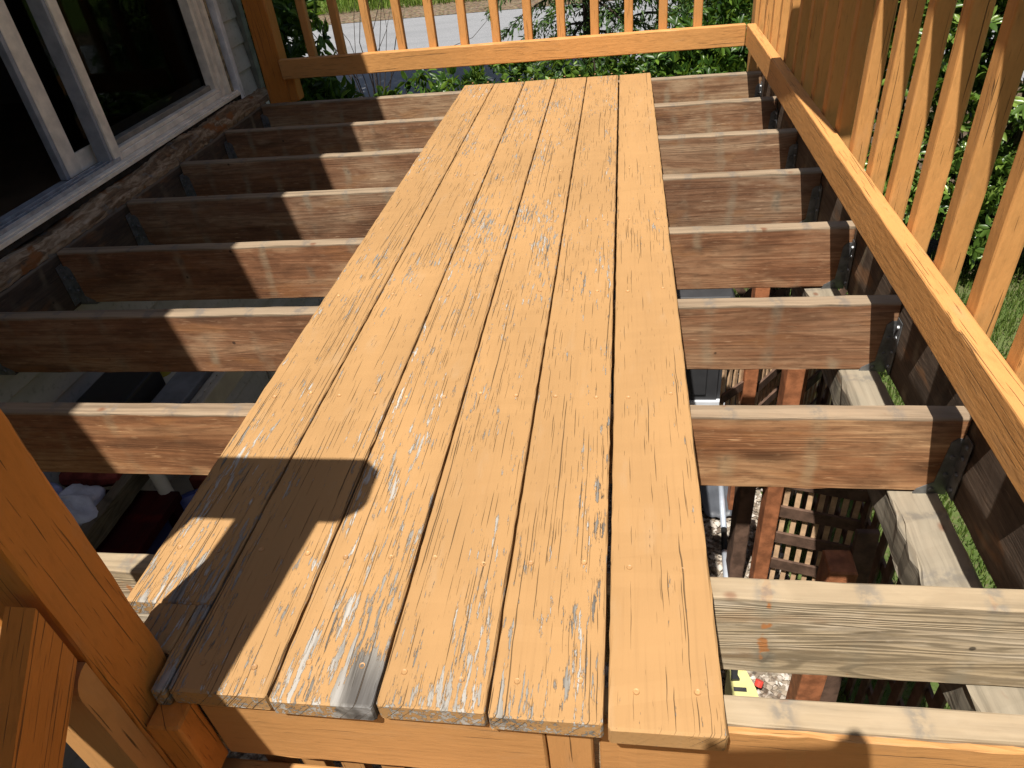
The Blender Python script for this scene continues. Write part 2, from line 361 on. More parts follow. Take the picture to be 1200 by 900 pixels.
for i, x in enumerate(np.arange(-60, 61, 1.5)):
    e = 0.25 * math.sin(x * 0.9) + 0.15 * math.sin(x * 2.7)
    V += [(x, 18.2, -1.985), (x, 19.0, -1.955), (x, 19.9 + e, -1.99)]
    if i: F += [(3 * i - 3, 3 * i, 3 * i + 1, 3 * i - 2), (3 * i - 2, 3 * i + 1, 3 * i + 2, 3 * i - 1)]
tag(link('road_verge', mesh('road_verge', V, F), dirtm()), kind='structure')
def gravm():
    m = M('gravel', 0.9, 0.2); p = m.obj(); v = m.voro(p, 45, 'Color'); f = m.noise(p, 60, 4)
    s = m._sep(v); c = m.ramp(s[0], [(0, (0.12, 0.10, 0.08)), (0.5, (0.30, 0.26, 0.20)), (1, (0.45, 0.40, 0.34))]); c = m.mix(m.ss(f, 0.4, 0.65), c, (0.14, 0.10, 0.07)); m.col(c)
    m.bump(m.voro(p, 45), 0.9, 0.02); return m.m
V, F = [], []
for i, y in enumerate(np.arange(-1.6, 3.3, 0.25)):
    V += [(-2.0, y, GZ + 0.006), (0.52 + 0.03 * math.sin(y * 5), y, GZ + 0.006)]
    if i: F.append((2 * i - 2, 2 * i - 1, 2 * i + 1, 2 * i))
tag(link('gravel_bed', mesh('gravel_bed', V, F), gravm()), kind='structure')
# loose stones where the gravel shows between the joists
def stones():
    n = 3600; oc = np.array([(1, 0, 0), (-1, 0, 0), (0, 1, 0), (0, -1, 0), (0, 0, 1), (0, 0, -1)], float)
    of = np.array([(0, 2, 4), (2, 1, 4), (1, 3, 4), (3, 0, 4), (2, 0, 5), (1, 2, 5), (3, 1, 5), (0, 3, 5)])
    P = np.stack([RNG.uniform(-0.05, 0.55, n), RNG.uniform(0.7, 2.3, n), GZ + 0.008 + RNG.random(n) * 0.012], 1)
    s = RNG.uniform(0.006, 0.017, (n, 1, 1)) * RNG.uniform(0.6, 1.3, (n, 1, 3)) * np.array([1, 1, .65])
    v = P[:, None] + oc[None] * s + RNG.normal(0, 0.0025, (n, 6, 3))
    f = (of[None] + 6 * np.arange(n)[:, None, None]).reshape(-1, 3)
    me = mesh('stones', v.reshape(-1, 3), f.tolist()); at = me.attributes.new('rnd', 'FLOAT', 'POINT'); at.data.foreach_set('value', np.repeat(RNG.random(n), 6))
    m = M('loose stones', 0.8, 0.3); a = m.n('ShaderNodeAttribute', attribute_name='rnd').outputs['Fac']
    m.col(m.ramp(a, [(0, (0.13, 0.10, 0.075)), (0.35, (0.26, 0.21, 0.155)), (0.7, (0.34, 0.29, 0.235)), (1, (0.48, 0.44, 0.39))]))
    tag(link('gravel_stones', me, m.m), 'loose tan and grey gravel stones under the deck', 'gravel', kind='stuff')
stones()

# ------------------------------------------------------------------ the deck
deck = thing('wooden_deck', 'half stripped wooden deck: peeling orange boards over bare brown joists', 'deck')
YJ = [0.0125, 0.1971, 0.6062, 1.0116, 1.4154, 1.8216, 2.2196, 2.6324, 3.0479]
XL, XR, DEP = -1.93, 0.497, 0.184
TINT = [(1, 1, 1), (1, 1, 1), (1.32, 1.12, .9), (1.1, 1.0, .92), (1.1, .96, .86), (.92, .9, .9), (1.02, .98, .95), (1.12, 1.1, 1.06), (1.15, 1.15, 1.1)]
def hanger_mesh():
    """face-mount hanger: tapered side plates, seat, flanges with nail heads; local X points into the header"""
    parts = []
    t = 0.0016; h0, h1 = -0.096, 0.045
    for s in (-1, 1):
        y0 = s * 0.0195; y1 = y0 + s * t
        prof = [(-0.060, h0), (-0.055, h0 + 0.012), (-0.028, h0 + 0.03), (-0.022, h1 - 0.01), (-0.012, h1), (0, h1), (0, h0)]
        k = len(prof); V = [(x, y0, z) for x, z in prof] + [(x, y1, z) for x, z in prof]
        parts.append((V, [tuple(range(k)), tuple(range(k, 2 * k))[::-1]] + [(i, i + k, (i + 1) % k + k, (i + 1) % k) for i in range(k)]))
        parts.append(cube_vf(-0.0022, -0.0004, min(y1, y1 + s * .03), max(y1, y1 + s * .03), h0 + .01, h1 + .01))
        for z in (-0.07, -0.03, 0.01, 0.038):
            parts.append(tube_mesh([(-0.0022, y1 + s * .016, z), (-0.0065, y1 + s * .016, z)], [.0055, .0045], 6))
        for x, z in ((-0.013, -0.045), (-0.012, 0.0), (-0.030, -0.083)):
            parts.append(tube_mesh([(x, y1, z), (x, y1 + s * .004, z)], [.0055, .0045], 6))
    parts.append(cube_vf(-0.058, -0.0004, -0.0211, 0.0211, h0 - .0018, h0))
    return mesh('hanger', *join(parts))
HANG = hanger_mesh(); HANG.materials.append(GALV)
for i, y in enumerate(YJ):
    mat = GREYJ if i in (0, 1) else JOIST
    j = box('joist', mat, deck, XL, XR, y, y + 0.038, -DEP, 0, 'X', 0.0035, jit=0.0005, seg=48, color=TINT[i])
    if i in (0,): continue
    for x, rot in ((XR - 0.001, 0), (XL + 0.001, math.pi)):
        if i == 1 and rot == 0: continue
        mw = Matrix.Translation((x, y + 0.019, -DEP / 2)) @ Matrix.Rotation(rot, 4, 'Z')
        link('joist_hanger', HANG, None, j, mw)
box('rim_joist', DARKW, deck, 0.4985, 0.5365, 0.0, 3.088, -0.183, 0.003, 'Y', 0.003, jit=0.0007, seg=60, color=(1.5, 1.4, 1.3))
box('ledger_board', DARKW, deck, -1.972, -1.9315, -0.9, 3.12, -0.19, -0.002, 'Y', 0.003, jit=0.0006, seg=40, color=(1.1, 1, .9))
box('support_beam', BEAMW, deck, 0.392, 0.482, -0.02, 3.0, -0.277, -0.187, 'Y', 0.006, jit=0.0022, seg=90, color=(1, 1, 1))
# deck boards, numbered from the right
PITCH, BW, BT = 0.14541, 0.1417, 0.0355
WEAR = [0.42, 0.50, 0.512, 0.51, 0.495, 0.525]
def screw_mesh():
    r = 0.0042; parts = []
    V = [(0, 0, -.0006)]; F = []; n = 12
    for rr, z in ((r * .62, -.0006), (r, .0005), (r * 1.06, -.001)):
        for k in range(n): V.append((rr * math.cos(6.2832 * k / n), rr * math.sin(6.2832 * k / n), z))
    for k in range(n):
        q = (k + 1) % n; F += [(0, 1 + k, 1 + q), (1 + k, 1 + n + k, 1 + n + q, 1 + q), (1 + n + k, 1 + 2 * n + k, 1 + 2 * n + q, 1 + n + q)]
    return mesh('screw', V, F)
SCREW = screw_mesh(); SCREW.materials.append(SCREWM)
for k in range(6):
    x1 = -k * PITCH; x0 = x1 - (BW if k else 0.1396)
    f0 = -0.0195 + (0.004 if k in (2, 4) else 0) - (0.005 if k == 0 else 0); f1 = 3.037 + random.uniform(-.006, .006)
    col = (WEAR[k], 0.05 if k == 0 else 0.3, 1.0 if k == 3 else 0.3)
    if k == 5:      # notched round the corner post: full width behind, a sliver beside the post
        o = box('deck_board', BOARD, deck, x0, x1, 0.118, f1, 0.0005, BT, 'Y', 0.0032, jit=0.0004, seg=110, color=col)
        box('board_tongue', BOARD, o, x1 - 0.088, x1 - 0.0215, 0.0385, 0.1185, 0.0006, BT - 0.0002, 'Y', 0.003, jit=0.0004, seg=6, color=(0.55, 0, 0.3))
        s = box('board_tongue', BOARD, o, x1 - 0.021, x1, f0, 0.1195, 0.0008, BT - 0.0004, 'Y', 0.003, jit=0.0006, seg=8, color=(0.6, 0, 0.3))
    else:
        o = box('deck_board', BOARD, deck, x0, x1, f0, f1, 0.0005, BT, 'Y', 0.0032, jit=0.0004, seg=120, color=col, tilt=random.uniform(-.006, .006))
    for i, y in enumerate(YJ):
        for dx in (0.032, BW - 0.034):
            sx = x0 + dx + random.uniform(-.006, .006); sy = y + 0.019 + random.uniform(-.008, .008)
            if k == 5 and i == 0: continue
            link('screw', SCREW, None, o, Matrix.Translation((sx, sy, BT + 0.0008)))
# painted front: left fascia, stub post, right fascia, blocks beside the corner post
box('fascia_board', FASC, deck, -0.700, -0.2215, -0.0085, 0.0105, -0.145, -0.001, 'X', 0.003, jit=0.0004, seg=20)
box('stub_post', FASC, deck, -0.2195, -0.160, -0.0065, 0.0115, -1.0, -0.0015, 'Z', 0.003, jit=0.0004, seg=14)
box('fascia_board', FASC, deck, -0.152, 0.5325, 0.0035, 0.0118, -0.30, -0.006, 'X', 0.002, jit=0.0006, seg=30)
box('filler_block', POSTP, deck, -0.752, -0.703, -0.050, -0.005, -0.150, 0.0, 'Z', 0.004, jit=0.0004, seg=4)
box('skirt_rail', FASC, deck, -0.752, -0.222, -0.028, 0.008, -0.285, -0.197, 'X', 0.004, seg=8)
# skirt pickets under the fascia
for x in (-0.66, -0.60, -0.535, -0.47, -0.405, -0.34, -0.28):
    box('skirt_picket', FASC, deck, x - 0.018, x + 0.020, 0.020, 0.038, -0.75, -0.187, 'Z', 0.002, share=True)

# ------------------------------------------------------------------ railings
right = thing('railing', 'orange baluster railing along the open side, green shrub leaves showing through it', 'railing', (0.45, 1.5, 0), 'railings round the deck')
box('bottom_rail', RAIL, right, 0.4095, 0.4465, 0.095, 3.046, 0.1185, 0.2065, 'Y', 0.004, jit=0.00022, seg=60, color=(0.5, 0, 0))
box('top_rail', RAIL, right, 0.4095, 0.4465, 0.095, 3.046, 0.842, 0.929, 'Y', 0.004, seg=4)
box('cap_rail', RAIL, right, 0.388, 0.525, 0.0, 3.19, 0.930, 0.967, 'Y', 0.005, seg=4)
for i in range(10):
    y = 1.562 + 0.157 * i
    if y < 2.98: box('baluster', RAIL, right, 0.4475, 0.4855, y, y + 0.038, 0.150, 0.925, 'Z', 0.0045, jit=0.0004, seg=12, color=(0.45, 0, 0))
for y in (1.406, 1.243, 1.090, 0.935, 0.780, 0.620, 0.463, 0.306):
    box('baluster', RAIL, right, 0.4475, 0.4855, y, y + 0.038, 0.153, 0.925, 'Z', 0.0045, jit=0.0004, seg=12, color=(0.45, 0, 0))
box('corner_post', RAIL, right, 0.4385, 0.5275, 0.0, 0.089, 0.006, 0.929, 'Z', 0.004, seg=6)

back = thing('railing', 'orange railing across the far end in front of the road, its left end shaded', 'railing', (-0.7, 3.07, 0), 'railings round the deck')
box('bottom_rail', RAIL, back, -1.775, 0.4085, 3.048, 3.0855, 0.115, 0.2035, 'X', 0.004, jit=0.0003, seg=40, color=(0.45, 0, 0))
box('top_rail', RAIL, back, -1.775, 0.4085, 3.048, 3.0855, 0.842, 0.929, 'X', 0.004, seg=4)
box('cap_rail', RAIL, back, -1.93, 0.386, 3.02, 3.157, 0.930, 0.967, 'X', 0.005, seg=4)
for i in range(-2, 13):
    x = -1.595 + 0.1515 * i
    if -1.76 < x - .038 and x < 0.42: box('baluster', RAIL, back, x - 0.038, x, 3.0865, 3.1245, 0.150, 0.925, 'Z', 0.0045, jit=0.0003, seg=8, color=(0.4, 0, 0))
box('corner_post', POSTP, back, -1.893, -1.782, 3.089, 3.178, -0.02, 0.929, 'Z', 0.005, jit=0.0005, seg=12, color=(0.5, 0, 0))
box('corner_post', RAIL, back, 0.447, 0.536, 3.0895, 3.178, -0.25, 0.929, 'Z', 0.005, jit=0.0005, seg=12, color=(0.4, 0, 0))
box('packing_block', POSTP, back, -1.781, -1.735, 3.090, 3.16, 0.002, 0.112, 'Z', 0.004, jit=0.001, seg=3)

front = thing('railing', 'cracked orange corner post and railing beside the steps, nearest the viewer', 'railing', (-0.8, -0.01, 0), 'railings round the deck')
box('corner_post', POSTP, front, -0.842, -0.753, -0.052, 0.037, -0.165, 0.929, 'Z', 0.006, jit=0.0006, seg=30, color=(0.5, 0, 0))
pts = [(-1.93, -0.092), (-0.735, -0.092), (-0.700, -0.062), (-0.700, 0.015), (-0.735, 0.046), (-1.93, 0.046)]
prism('cap_rail', POSTP, front, [(x + 1.3, y + 0.02) for x, y in pts], -0.018, 0.018, Matrix.Translation((-1.3, -0.02, 0.949)))
box('bottom_rail', RAIL, front, -1.93, -0.8435, -0.03, 0.008, 0.115, 0.204, 'X', 0.004, seg=6)
box('top_rail', RAIL, front, -1.93, -0.8435, -0.03, 0.008, 0.842, 0.929, 'X', 0.004, seg=6)
for x in np.arange(-1.925, -0.99, 0.1515): box('baluster', RAIL, front, x, x + 0.038, -0.069, -0.031, 0.15, 0.925, 'Z', 0.0045, share=True)
stair = thing('stair_railing', 'sloping orange stair rail butted against the corner post, dark cracked top', 'railing', (-0.77, -0.1, 0), 'railings round the deck')
def sl_pt(y, z0): return (-0.7665, y, z0 + 0.9 * (y + 0.06))
dirn = Vector((0, 1, 0.9)).normalized()
def slope_rail():
    fr_ = frame(sl_pt(-1.05, 0.235), sl_pt(-0.06, 0.235)); inv = fr_.inverted(); V = []
    for x in (-0.7855, -0.7475):
        for y, z in ((-0.0655, 0.182), (-0.0655, 0.280), (-1.05, 0.280 - 0.886), (-1.05, 0.182 - 0.886)): V.append(inv @ Vector((x, y, z)))
    me = mesh('bottom_rail', V, [(0, 1, 2, 3), (7, 6, 5, 4), (0, 4, 5, 1), (1, 5, 6, 2), (2, 6, 7, 3), (3, 7, 4, 0)]); link('bottom_rail', me, POSTP, stair, fr_, (0.5, 0, 0))
slope_rail()
beam('handrail', POSTP, stair, (-0.835, -1.05, 0.92 - 0.9), (-0.835, -0.06, 0.92), 0.145, 0.038, bev=0.005, seg=6)
for y in (-0.36, -0.5, -0.64, -0.78, -0.92):
    box('baluster', RAIL, stair, -0.825, -0.787, y, y + 0.038, 0.20 + 0.9 * y, 0.90 + 0.9 * y, 'Z', 0.004, share=True)
# rounded-top nailer standing in front of the corner post
def nailer():
    w2 = 0.085; pr = []
    for t in np.linspace(0, math.pi / 2, 6): pr.append((-0.0525 - 0.045 + 0.040 * (1 - math.sin(t)), 0.135 + 0.030 * math.cos(t)) if False else (-0.055 - 0.030 * math.sin(t), 0.125 + 0.032 * math.cos(t)))
    pr = [(-0.0535, -0.5)] + [(-0.0535, 0.157)] + pr + [(-0.085, -0.5)]
    k = len(pr); V = [(-0.835, y, z) for y, z in pr] + [(-0.757, y, z) for y, z in pr]
    F = [tuple(range(k)), tuple(range(k, 2 * k))[::-1]] + [(i, i + k, (i + 1) % k + k, (i + 1) % k) for i in range(k)]
    me = mesh('nailer', [Vector((z, x + .796, y + .07)) for x, y, z in V], F)
    mw = Matrix.Translation((-0.796, -0.07, 0)) @ Matrix(((0, 1, 0, 0), (0, 0, 1, 0), (1, 0, 0, 0), (0, 0, 0, 1)))
    link('round_top_nailer', me, FASC, stair, mw, (0.4, 0, 0))
nailer()
lb = tag(box('shadow_board', RAIL, None, 0.27, 0.41, 1.28, 2.13, 0.968, 1.004, 'Y', 0.004, seg=6), 'unseen board added askew on the side railing to cast a shadow', 'board')  # unseen, guessed: added to throw the slanting shadow on the bottom rail
lb.matrix_basis = Matrix.Translation((0.350, 1.66, 0.9865)) @ Matrix.Rotation(math.radians(90 + 4.2), 4, 'Z')
# steps going down behind the viewer
steps = thing('deck_steps', 'orange painted wooden steps leading up to the deck', 'steps', (-0.1, -0.6, GZ))
for i in range(1, 8):
    box('tread', FASC, steps, -0.70, 0.48, -0.05 - 0.235 * i, 0.19 - 0.235 * i - 0.03, -0.21 * i - 0.038, -0.21 * i, 'X', 0.005, seg=6)
for x in (-0.74, 0.484):
    beam('stringer', POSTP, steps, (x, -0.06, -0.26), (x, -1.62, -1.60), 0.038, 0.24, bev=0.003, seg=6)

# ------------------------------------------------------------------ the house
def sidm():
    m = M('vinyl siding', 0.55, 0.3); p = m.rnd(); n1 = m.noise(m.sc(p, (2, 9, 9)), 1, 5); n2 = m.noise(p, 45, 4)
    c = m.mix(m.ss(n1, 0.35, 0.7), (0.47, 0.445, 0.40), (0.36, 0.335, 0.28)); c = m.mix(m.math('MULTIPLY', m.ss(n2, 0.55, 0.72), 0.4), c, (0.12, 0.12, 0.07)); m.col(c)
    m.bump(m.noise(m.sc(p, (3, 60, 60)), 1, 3), 0.4, 0.001); return m.m
SID = sidm()
TRIM = plain('door frame paint', (0.80, 0.71, 0.58), 0.45, 0.4, 0.18, 18)
TRIMG = plain('grey weather strip', (0.27, 0.28, 0.30), 0.6, 0.3, 0.2, 20)
WHITE = plain('white trim', (0.74, 0.73, 0.72), 0.5, 0.35, 0.22, 15)
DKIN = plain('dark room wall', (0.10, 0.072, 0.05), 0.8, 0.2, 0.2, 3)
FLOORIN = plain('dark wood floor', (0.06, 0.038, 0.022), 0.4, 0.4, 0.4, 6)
ROOFM = plain('roof shingle', (0.08, 0.075, 0.07), 0.9, 0.1, 0.4, 20)
def rotm():
    m = M('rotted flashing board', 0.9, 0.15); p = m.rnd()
    g = m.noise(m.sc(p, (5, 30, 30)), 1, 6, 0.65, 1.2); h = m.noise(m.sc(p, (9, 14, 14)), 1, 4)
    c = m.ramp(g, [(0.28, (0.03, 0.022, 0.016)), (0.45, (0.16, 0.10, 0.055)), (0.6, (0.34, 0.25, 0.16)), (0.78, (0.46, 0.40, 0.32))])
    c = m.mix(m.ss(h, 0.56, 0.64), c, (0.21, 0.085, 0.03)); c = m.mix(m.ss(h, 0.40, 0.32), c, (0.16, 0.15, 0.13)); m.col(c); m.bump(g, 1.0, 0.006); return m.m
ROT = rotm()
def glassm():
    m = M('window glass', 0.03, 0.5); gl = m.n('ShaderNodeBsdfGlossy'); gl.inputs['Roughness'].default_value = 0.02; gl.inputs['Color'].default_value = (0.8, 0.85, 0.85, 1)
    tr = m.n('ShaderNodeBsdfTransparent'); tr.inputs[0].default_value = (0.5, 0.51, 0.5, 1)
    fr = m.n('ShaderNodeFresnel'); fr.inputs[0].default_value = 1.45
    mx = m.n('ShaderNodeMixShader'); m.put(mx.inputs[0], m.math('MULTIPLY', fr.outputs[0], 0.06)); m.t.links.new(tr.outputs[0], mx.inputs[1]); m.t.links.new(gl.outputs[0], mx.inputs[2])
    m.t.links.new(mx.outputs[0], m.out.inputs[0]); return m.m
GLASS = glassm()
house = thing('house', 'pale lap sided house wall with an open sliding glass door in shade', 'house', (-2.1, 0, GZ))
# core walls round the opening (Y 0.95..2.96, z 0.075..2.15); room behind
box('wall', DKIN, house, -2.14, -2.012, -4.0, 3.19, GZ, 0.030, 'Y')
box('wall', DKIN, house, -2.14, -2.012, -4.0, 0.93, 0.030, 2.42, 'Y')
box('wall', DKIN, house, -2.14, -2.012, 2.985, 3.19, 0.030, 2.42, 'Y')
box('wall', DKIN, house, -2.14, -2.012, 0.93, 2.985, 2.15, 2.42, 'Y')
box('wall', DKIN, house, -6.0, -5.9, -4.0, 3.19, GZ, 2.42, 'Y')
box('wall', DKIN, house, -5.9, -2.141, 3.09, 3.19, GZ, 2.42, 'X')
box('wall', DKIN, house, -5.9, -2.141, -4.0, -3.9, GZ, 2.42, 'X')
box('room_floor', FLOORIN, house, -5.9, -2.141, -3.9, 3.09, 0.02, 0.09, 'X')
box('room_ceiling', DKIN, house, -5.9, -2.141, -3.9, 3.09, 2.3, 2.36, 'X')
EX = 0.113
def lap(y0, y1, z, n=1):
    """one siding course: thin tilted plank, butt edge proud"""
    o = beam('siding_board', SID, house, (-1.996, y0, z + EX / 2 + .004), (-1.996, y1, z + EX / 2 + .004), 0.010, EX + 0.014, bev=0.002, jit=0.0003, seg=10, share=False, tilt=-0.085)
for i in range(13): lap(-1.2, 3.185, -0.305 - EX * i)
for i in range(20): lap(3.036, 3.185, 0.050 + EX * i)
for i in range(20): lap(-4.0, 0.86, 0.050 + EX * i)
box('corner_trim', plain('mossy corner trim', (0.20, 0.21, 0.17), 0.7, 0.2, 0.3, 14), house, -2.01, -1.966, 3.186, 3.232, 0.0, 2.4, 'Z', 0.003, seg=6)
box('corner_trim', WHITE, house, -2.01, -1.966, 3.186, 3.230, GZ, -0.005, 'Z', 0.003, seg=6)
# rotted flashing strip on top of the ledger
def rot_strip():
    ys = np.arange(-0.9, 3.21, 0.018); V = []; F = []
    for i, y in enumerate(ys):
        t = 0.052 + 0.010 * math.sin(y * 3.1) + 0.006 * math.sin(y * 11.7) + random.uniform(-.003, .003); b = 0.0 + random.uniform(-.003, .002); j = random.uniform(-.003, .003)
        V += [(-1.998, y, b), (-1.931 + j, y, b), (-1.929 + j, y, b + 0.02), (-1.940 + j, y, b + t * .7), (-1.958 + j, y, t + 0.004), (-1.998, y, t + 0.008)]
        if i:
            for k in range(6): F.append(((i - 1) * 6 + k, (i - 1) * 6 + (k + 1) % 6, i * 6 + (k + 1) % 6, i * 6 + k))
    F += [(5, 4, 3, 2, 1, 0), tuple(len(V) - 6 + k for k in range(6))]
    V = [(y - 1.2, -(x + 1.96), z) for x, y, z in V]
    mw = Matrix.Translation((-1.96, 1.2, 0)) @ Matrix.Rotation(math.pi / 2, 4, 'Z')
    link('rotted_flashing', mesh('rot', V, F), ROT, house, mw)
rot_strip()
box('dark_gap_strip', plain('near black gap', (0.03, 0.024, 0.018), 0.8, 0.2, 0.5, 20), house, -2.011, -1.982, 0.88, 3.02, 0.056, 0.084, 'Y', 0.003, jit=0.002, seg=70)  # near-black strip: shade of the gap under the sill put into colour
# sliding door
door = box('sliding_door', TRIM, house, -2.05, -1.988, 0.93, 2.985, 0.0845, 0.0995, 'Y', 0.002)        # sill
box('sill_nose', TRIM, door, -1.9875, -1.974, 0.92, 2.975, 0.079, 0.094, 'Y', 0.002)
for x in (-2.012, -2.034, -2.062): box('track', plain('aluminium track', (0.38, 0.40, 0.43), 0.4, 0.5, 0.3, 30, 0.4), door, x - 0.003, x + 0.003, 0.94, 2.00, 0.0997, 0.114, 'Y', 0.001)
box('track_bed', TRIMG, door, -2.135, -2.051, 0.93, 2.98, 0.088, 0.099, 'Y', 0.001)
# fixed panel, right of the opening
box('stile', TRIM, door, -2.052, -2.012, 1.972, 2.018, 0.0998, 2.12, 'Z', 0.003)
box('stile_edge', TRIMG, door, -2.075, -2.020, 1.955, 1.9715, 0.0999, 2.12, 'Z', 0.002)
box('stile_bead', plain('tan bead', (0.29, 0.255, 0.20), 0.6, 0.3, 0.2, 20), door, -2.066, -2.040, 2.0185, 2.038, 0.165, 2.10, 'Z', 0.002)
box('bottom_rail', TRIM, door, -2.040, -2.012, 2.0195, 2.872, 0.0998, 0.1235, 'Y', 0.003)
box('bottom_rail', TRIM, door, -2.046, -2.018, 2.0195, 2.872, 0.124, 0.1385, 'Y', 0.002)
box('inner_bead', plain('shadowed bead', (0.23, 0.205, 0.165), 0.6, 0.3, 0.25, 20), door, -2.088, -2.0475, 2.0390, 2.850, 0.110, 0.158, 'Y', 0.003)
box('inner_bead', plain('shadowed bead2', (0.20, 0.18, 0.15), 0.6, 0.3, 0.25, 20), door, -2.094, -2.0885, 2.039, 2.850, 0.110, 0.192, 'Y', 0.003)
box('stile', TRIM, door, -2.060, -2.012, 2.873, 2.905, 0.0998, 2.12, 'Z', 0.003)
box('stile', TRIM, door, -2.070, -2.025, 2.850, 2.8725, 0.124, 2.12, 'Z', 0.002)
g = box('glass', GLASS, door, -2.084, -2.079, 2.0385, 2.85, 0.159, 2.10, 'Z', 0.001)
# sliding panel pushed open behind it
box('stile', TRIM, door, -2.118, -2.098, 1.820, 1.890, 0.1005, 2.11, 'Z', 0.003)
box('stile_edge', TRIMG, door, -2.128, -2.100, 1.800, 1.8195, 0.1005, 2.11, 'Z', 0.002)
box('bottom_rail', TRIM, door, -2.117, -2.099, 1.8905, 2.67, 0.1005, 0.168, 'Y', 0.003)
box('glass', GLASS, door, -2.111, -2.106, 1.8905, 2.67, 0.1685, 2.10, 'Z', 0.001)
box('head', TRIM, door, -2.13, -1.99, 0.93, 2.985, 2.12, 2.15, 'Y', 0.003)
box('jamb', TRIM, door, -2.10, -1.995, 2.906, 2.934, 0.0998, 2.12, 'Z', 0.003)
box('jamb_strip', TRIMG, door, -2.05, -2.004, 2.9345, 2.947, 0.0998, 2.12, 'Z', 0.001)
box('jamb_strip', plain('flaking tan strip', (0.36, 0.29, 0.18), 0.8, 0.2, 0.5, 40), door, -2.05, -1.998, 2.9475, 2.958, 0.070, 2.12, 'Z', 0.001, jit=0.0015, seg=60)
box('jamb', TRIM, door, -2.10, -1.995, 0.94, 0.965, 0.0998, 2.12, 'Z', 0.003)
box('casing', WHITE, door, -2.012, -1.978, 2.984, 3.010, 0.045, 2.2, 'Z', 0.003, jit=0.0005, seg=30)
box('casing', WHITE, door, -2.012, -1.985, 3.0105, 3.034, 0.045, 2.2, 'Z', 0.002)
# roof slab and gutter: its edge throws the long shadow over the left of the joists
V = [(-1.72, -4.4, 2.34), (-1.72, 3.8, 2.34), (-6.4, 3.8, 4.0), (-6.4, -4.4, 4.0), (-1.72, -4.4, 2.47), (-1.72, 3.8, 2.47), (-6.4, 3.8, 4.13), (-6.4, -4.4, 4.13)]
roof = link('roof', mesh('roof', V, [(3, 2, 1, 0), (4, 5, 6, 7), (0, 1, 5, 4), (1, 2, 6, 5), (2, 3, 7, 6), (3, 0, 4, 7)]), ROOFM, house)
box('gable_wall', SID, house, -5.9, -2.02, 3.10, 3.188, 2.421, 2.46, 'X')
# a broom stands inside behind the glass
broom = thing('broom', 'brown broom standing on its head behind the dark glass door', 'broom', (-2.6, 2.98, 0.09))
beam('handle', BROWN, broom, (-2.6, 2.97, 0.22), (-2.6, 2.93, 1.35), 0.024, 0.024, up=(1, 0, 0), bev=0.008)
box('brush_head', plain('russet bristles', (0.30, 0.12, 0.05), 0.9, 0.1, 0.4, 60), broom, -2.63, -2.57, 2.87, 3.06, 0.091, 0.225, 'Z', 0.012, jit=0.002, seg=6)

# ------------------------------------------------------------------ lattice fencing and posts below the deck
def lattice(name, label, p0, p1, z0, z1, vp, vw, hz, hw, vm, hm, posts=()):
    p0, p1 = Vector(p0 + (0,)), Vector(p1 + (0,)); d = (p1 - p0); L = d.length; d.normalize(); nn = Vector((-d.y, d.x, 0))
    t = thing(name, label, 'lattice', (p0.x, p0.y, GZ), 'lattice panels under the deck')
    k = int(L / vp)
    for i in range(k + 1):
        q = p0 + d * (vp * (i + 0.5))
        if (q - p0).length > L: break
        beam('slat', vm, t, q + Vector((0, 0, z0)) + nn * .006, q + Vector((0, 0, z1)) + nn * .006, vw, 0.009, up=nn, bev=0.001, share=True)
    for z in hz: beam('cross_slat', hm, t, p0 + Vector((0, 0, z)) - nn * .005, p1 + Vector((0, 0, z)) - nn * .005, 0.010, hw, bev=0.001, share=True)
    for x, y, w_, d_, top in posts: box('post', BROWN, t, x - w_ / 2, x + w_ / 2, y - d_ / 2, y + d_ / 2, GZ, top, 'Z', 0.004)
    return t
lattice('lattice_panel', 'near brown lattice panel with pale slats, seen between the second and third joists', (0.405, 1.322), (0.70, 1.25), -1.58, -0.62, 0.036, 0.017, [-0.72, -0.86, -1.0, -1.13, -1.27, -1.42], 0.050, TANW, BROWN2, [(0.375, 1.325, 0.05, 0.07, -0.24)])
lattice('lattice_panel', 'far left lattice panel with pale slats, seen below the fourth joist', (0.40, 1.885), (0.53, 2.05), -1.58, -0.58, 0.036, 0.017, [-0.66, -0.90, -1.03, -1.17, -1.42], 0.042, TANW, BROWN2, [(0.365, 1.865, 0.05, 0.07, -0.24)])
lattice('lattice_panel', 'far right lattice panel joining a wide brown post below the fourth joist', (0.575, 1.865), (0.80, 2.14), -1.58, -0.58, 0.036, 0.017, [-0.66, -0.88, -1.04, -1.2], 0.045, TANW, BROWN2, [(0.54, 1.86, 0.062, 0.07, -0.24)])
lattice('lattice_panel', 'narrow lattice strip left of the brown posts below the deck', (0.245, 1.76), (0.335, 1.85), -1.02, -0.58, 0.036, 0.017, [-0.66, -0.86, -1.0], 0.042, TANW, BROWN2)
lattice('skirt_lattice', 'dark lattice skirting below the side rim with lawn showing through its slats', (0.66, 0.06), (0.66, 3.05), -1.6, -0.52, 0.082, 0.038, [-0.55, -0.76, -0.97, -1.18, -1.39], 0.038, BROWN2, BROWN2)
def tagpost(label, x, y, w_, d_, top, mat=BROWN): return tag(box('fence_post', mat, None, x - w_ / 2, x + w_ / 2, y - d_ / 2, y + d_ / 2, GZ, top, 'Z', 0.006, jit=0.0008, seg=12), label, 'post', 'brown posts under the deck')
tagpost('stout red brown post with a flat top beside the pale support beam', 0.462, 0.89, 0.075, 0.085, -0.74)
tagpost('scuffed grey brown board standing left of the lattice on the gravel', 0.325, 1.50, 0.055, 0.10, -0.95, BROWN2)
tag(beam('leaning_board', BROWN2, None, (0.545, 0.90, -1.58), (0.528, 0.93, -0.66), 0.018, 0.06, up=(1, 0, 0)), 'thin brown board leaning beside the stout post', 'board')
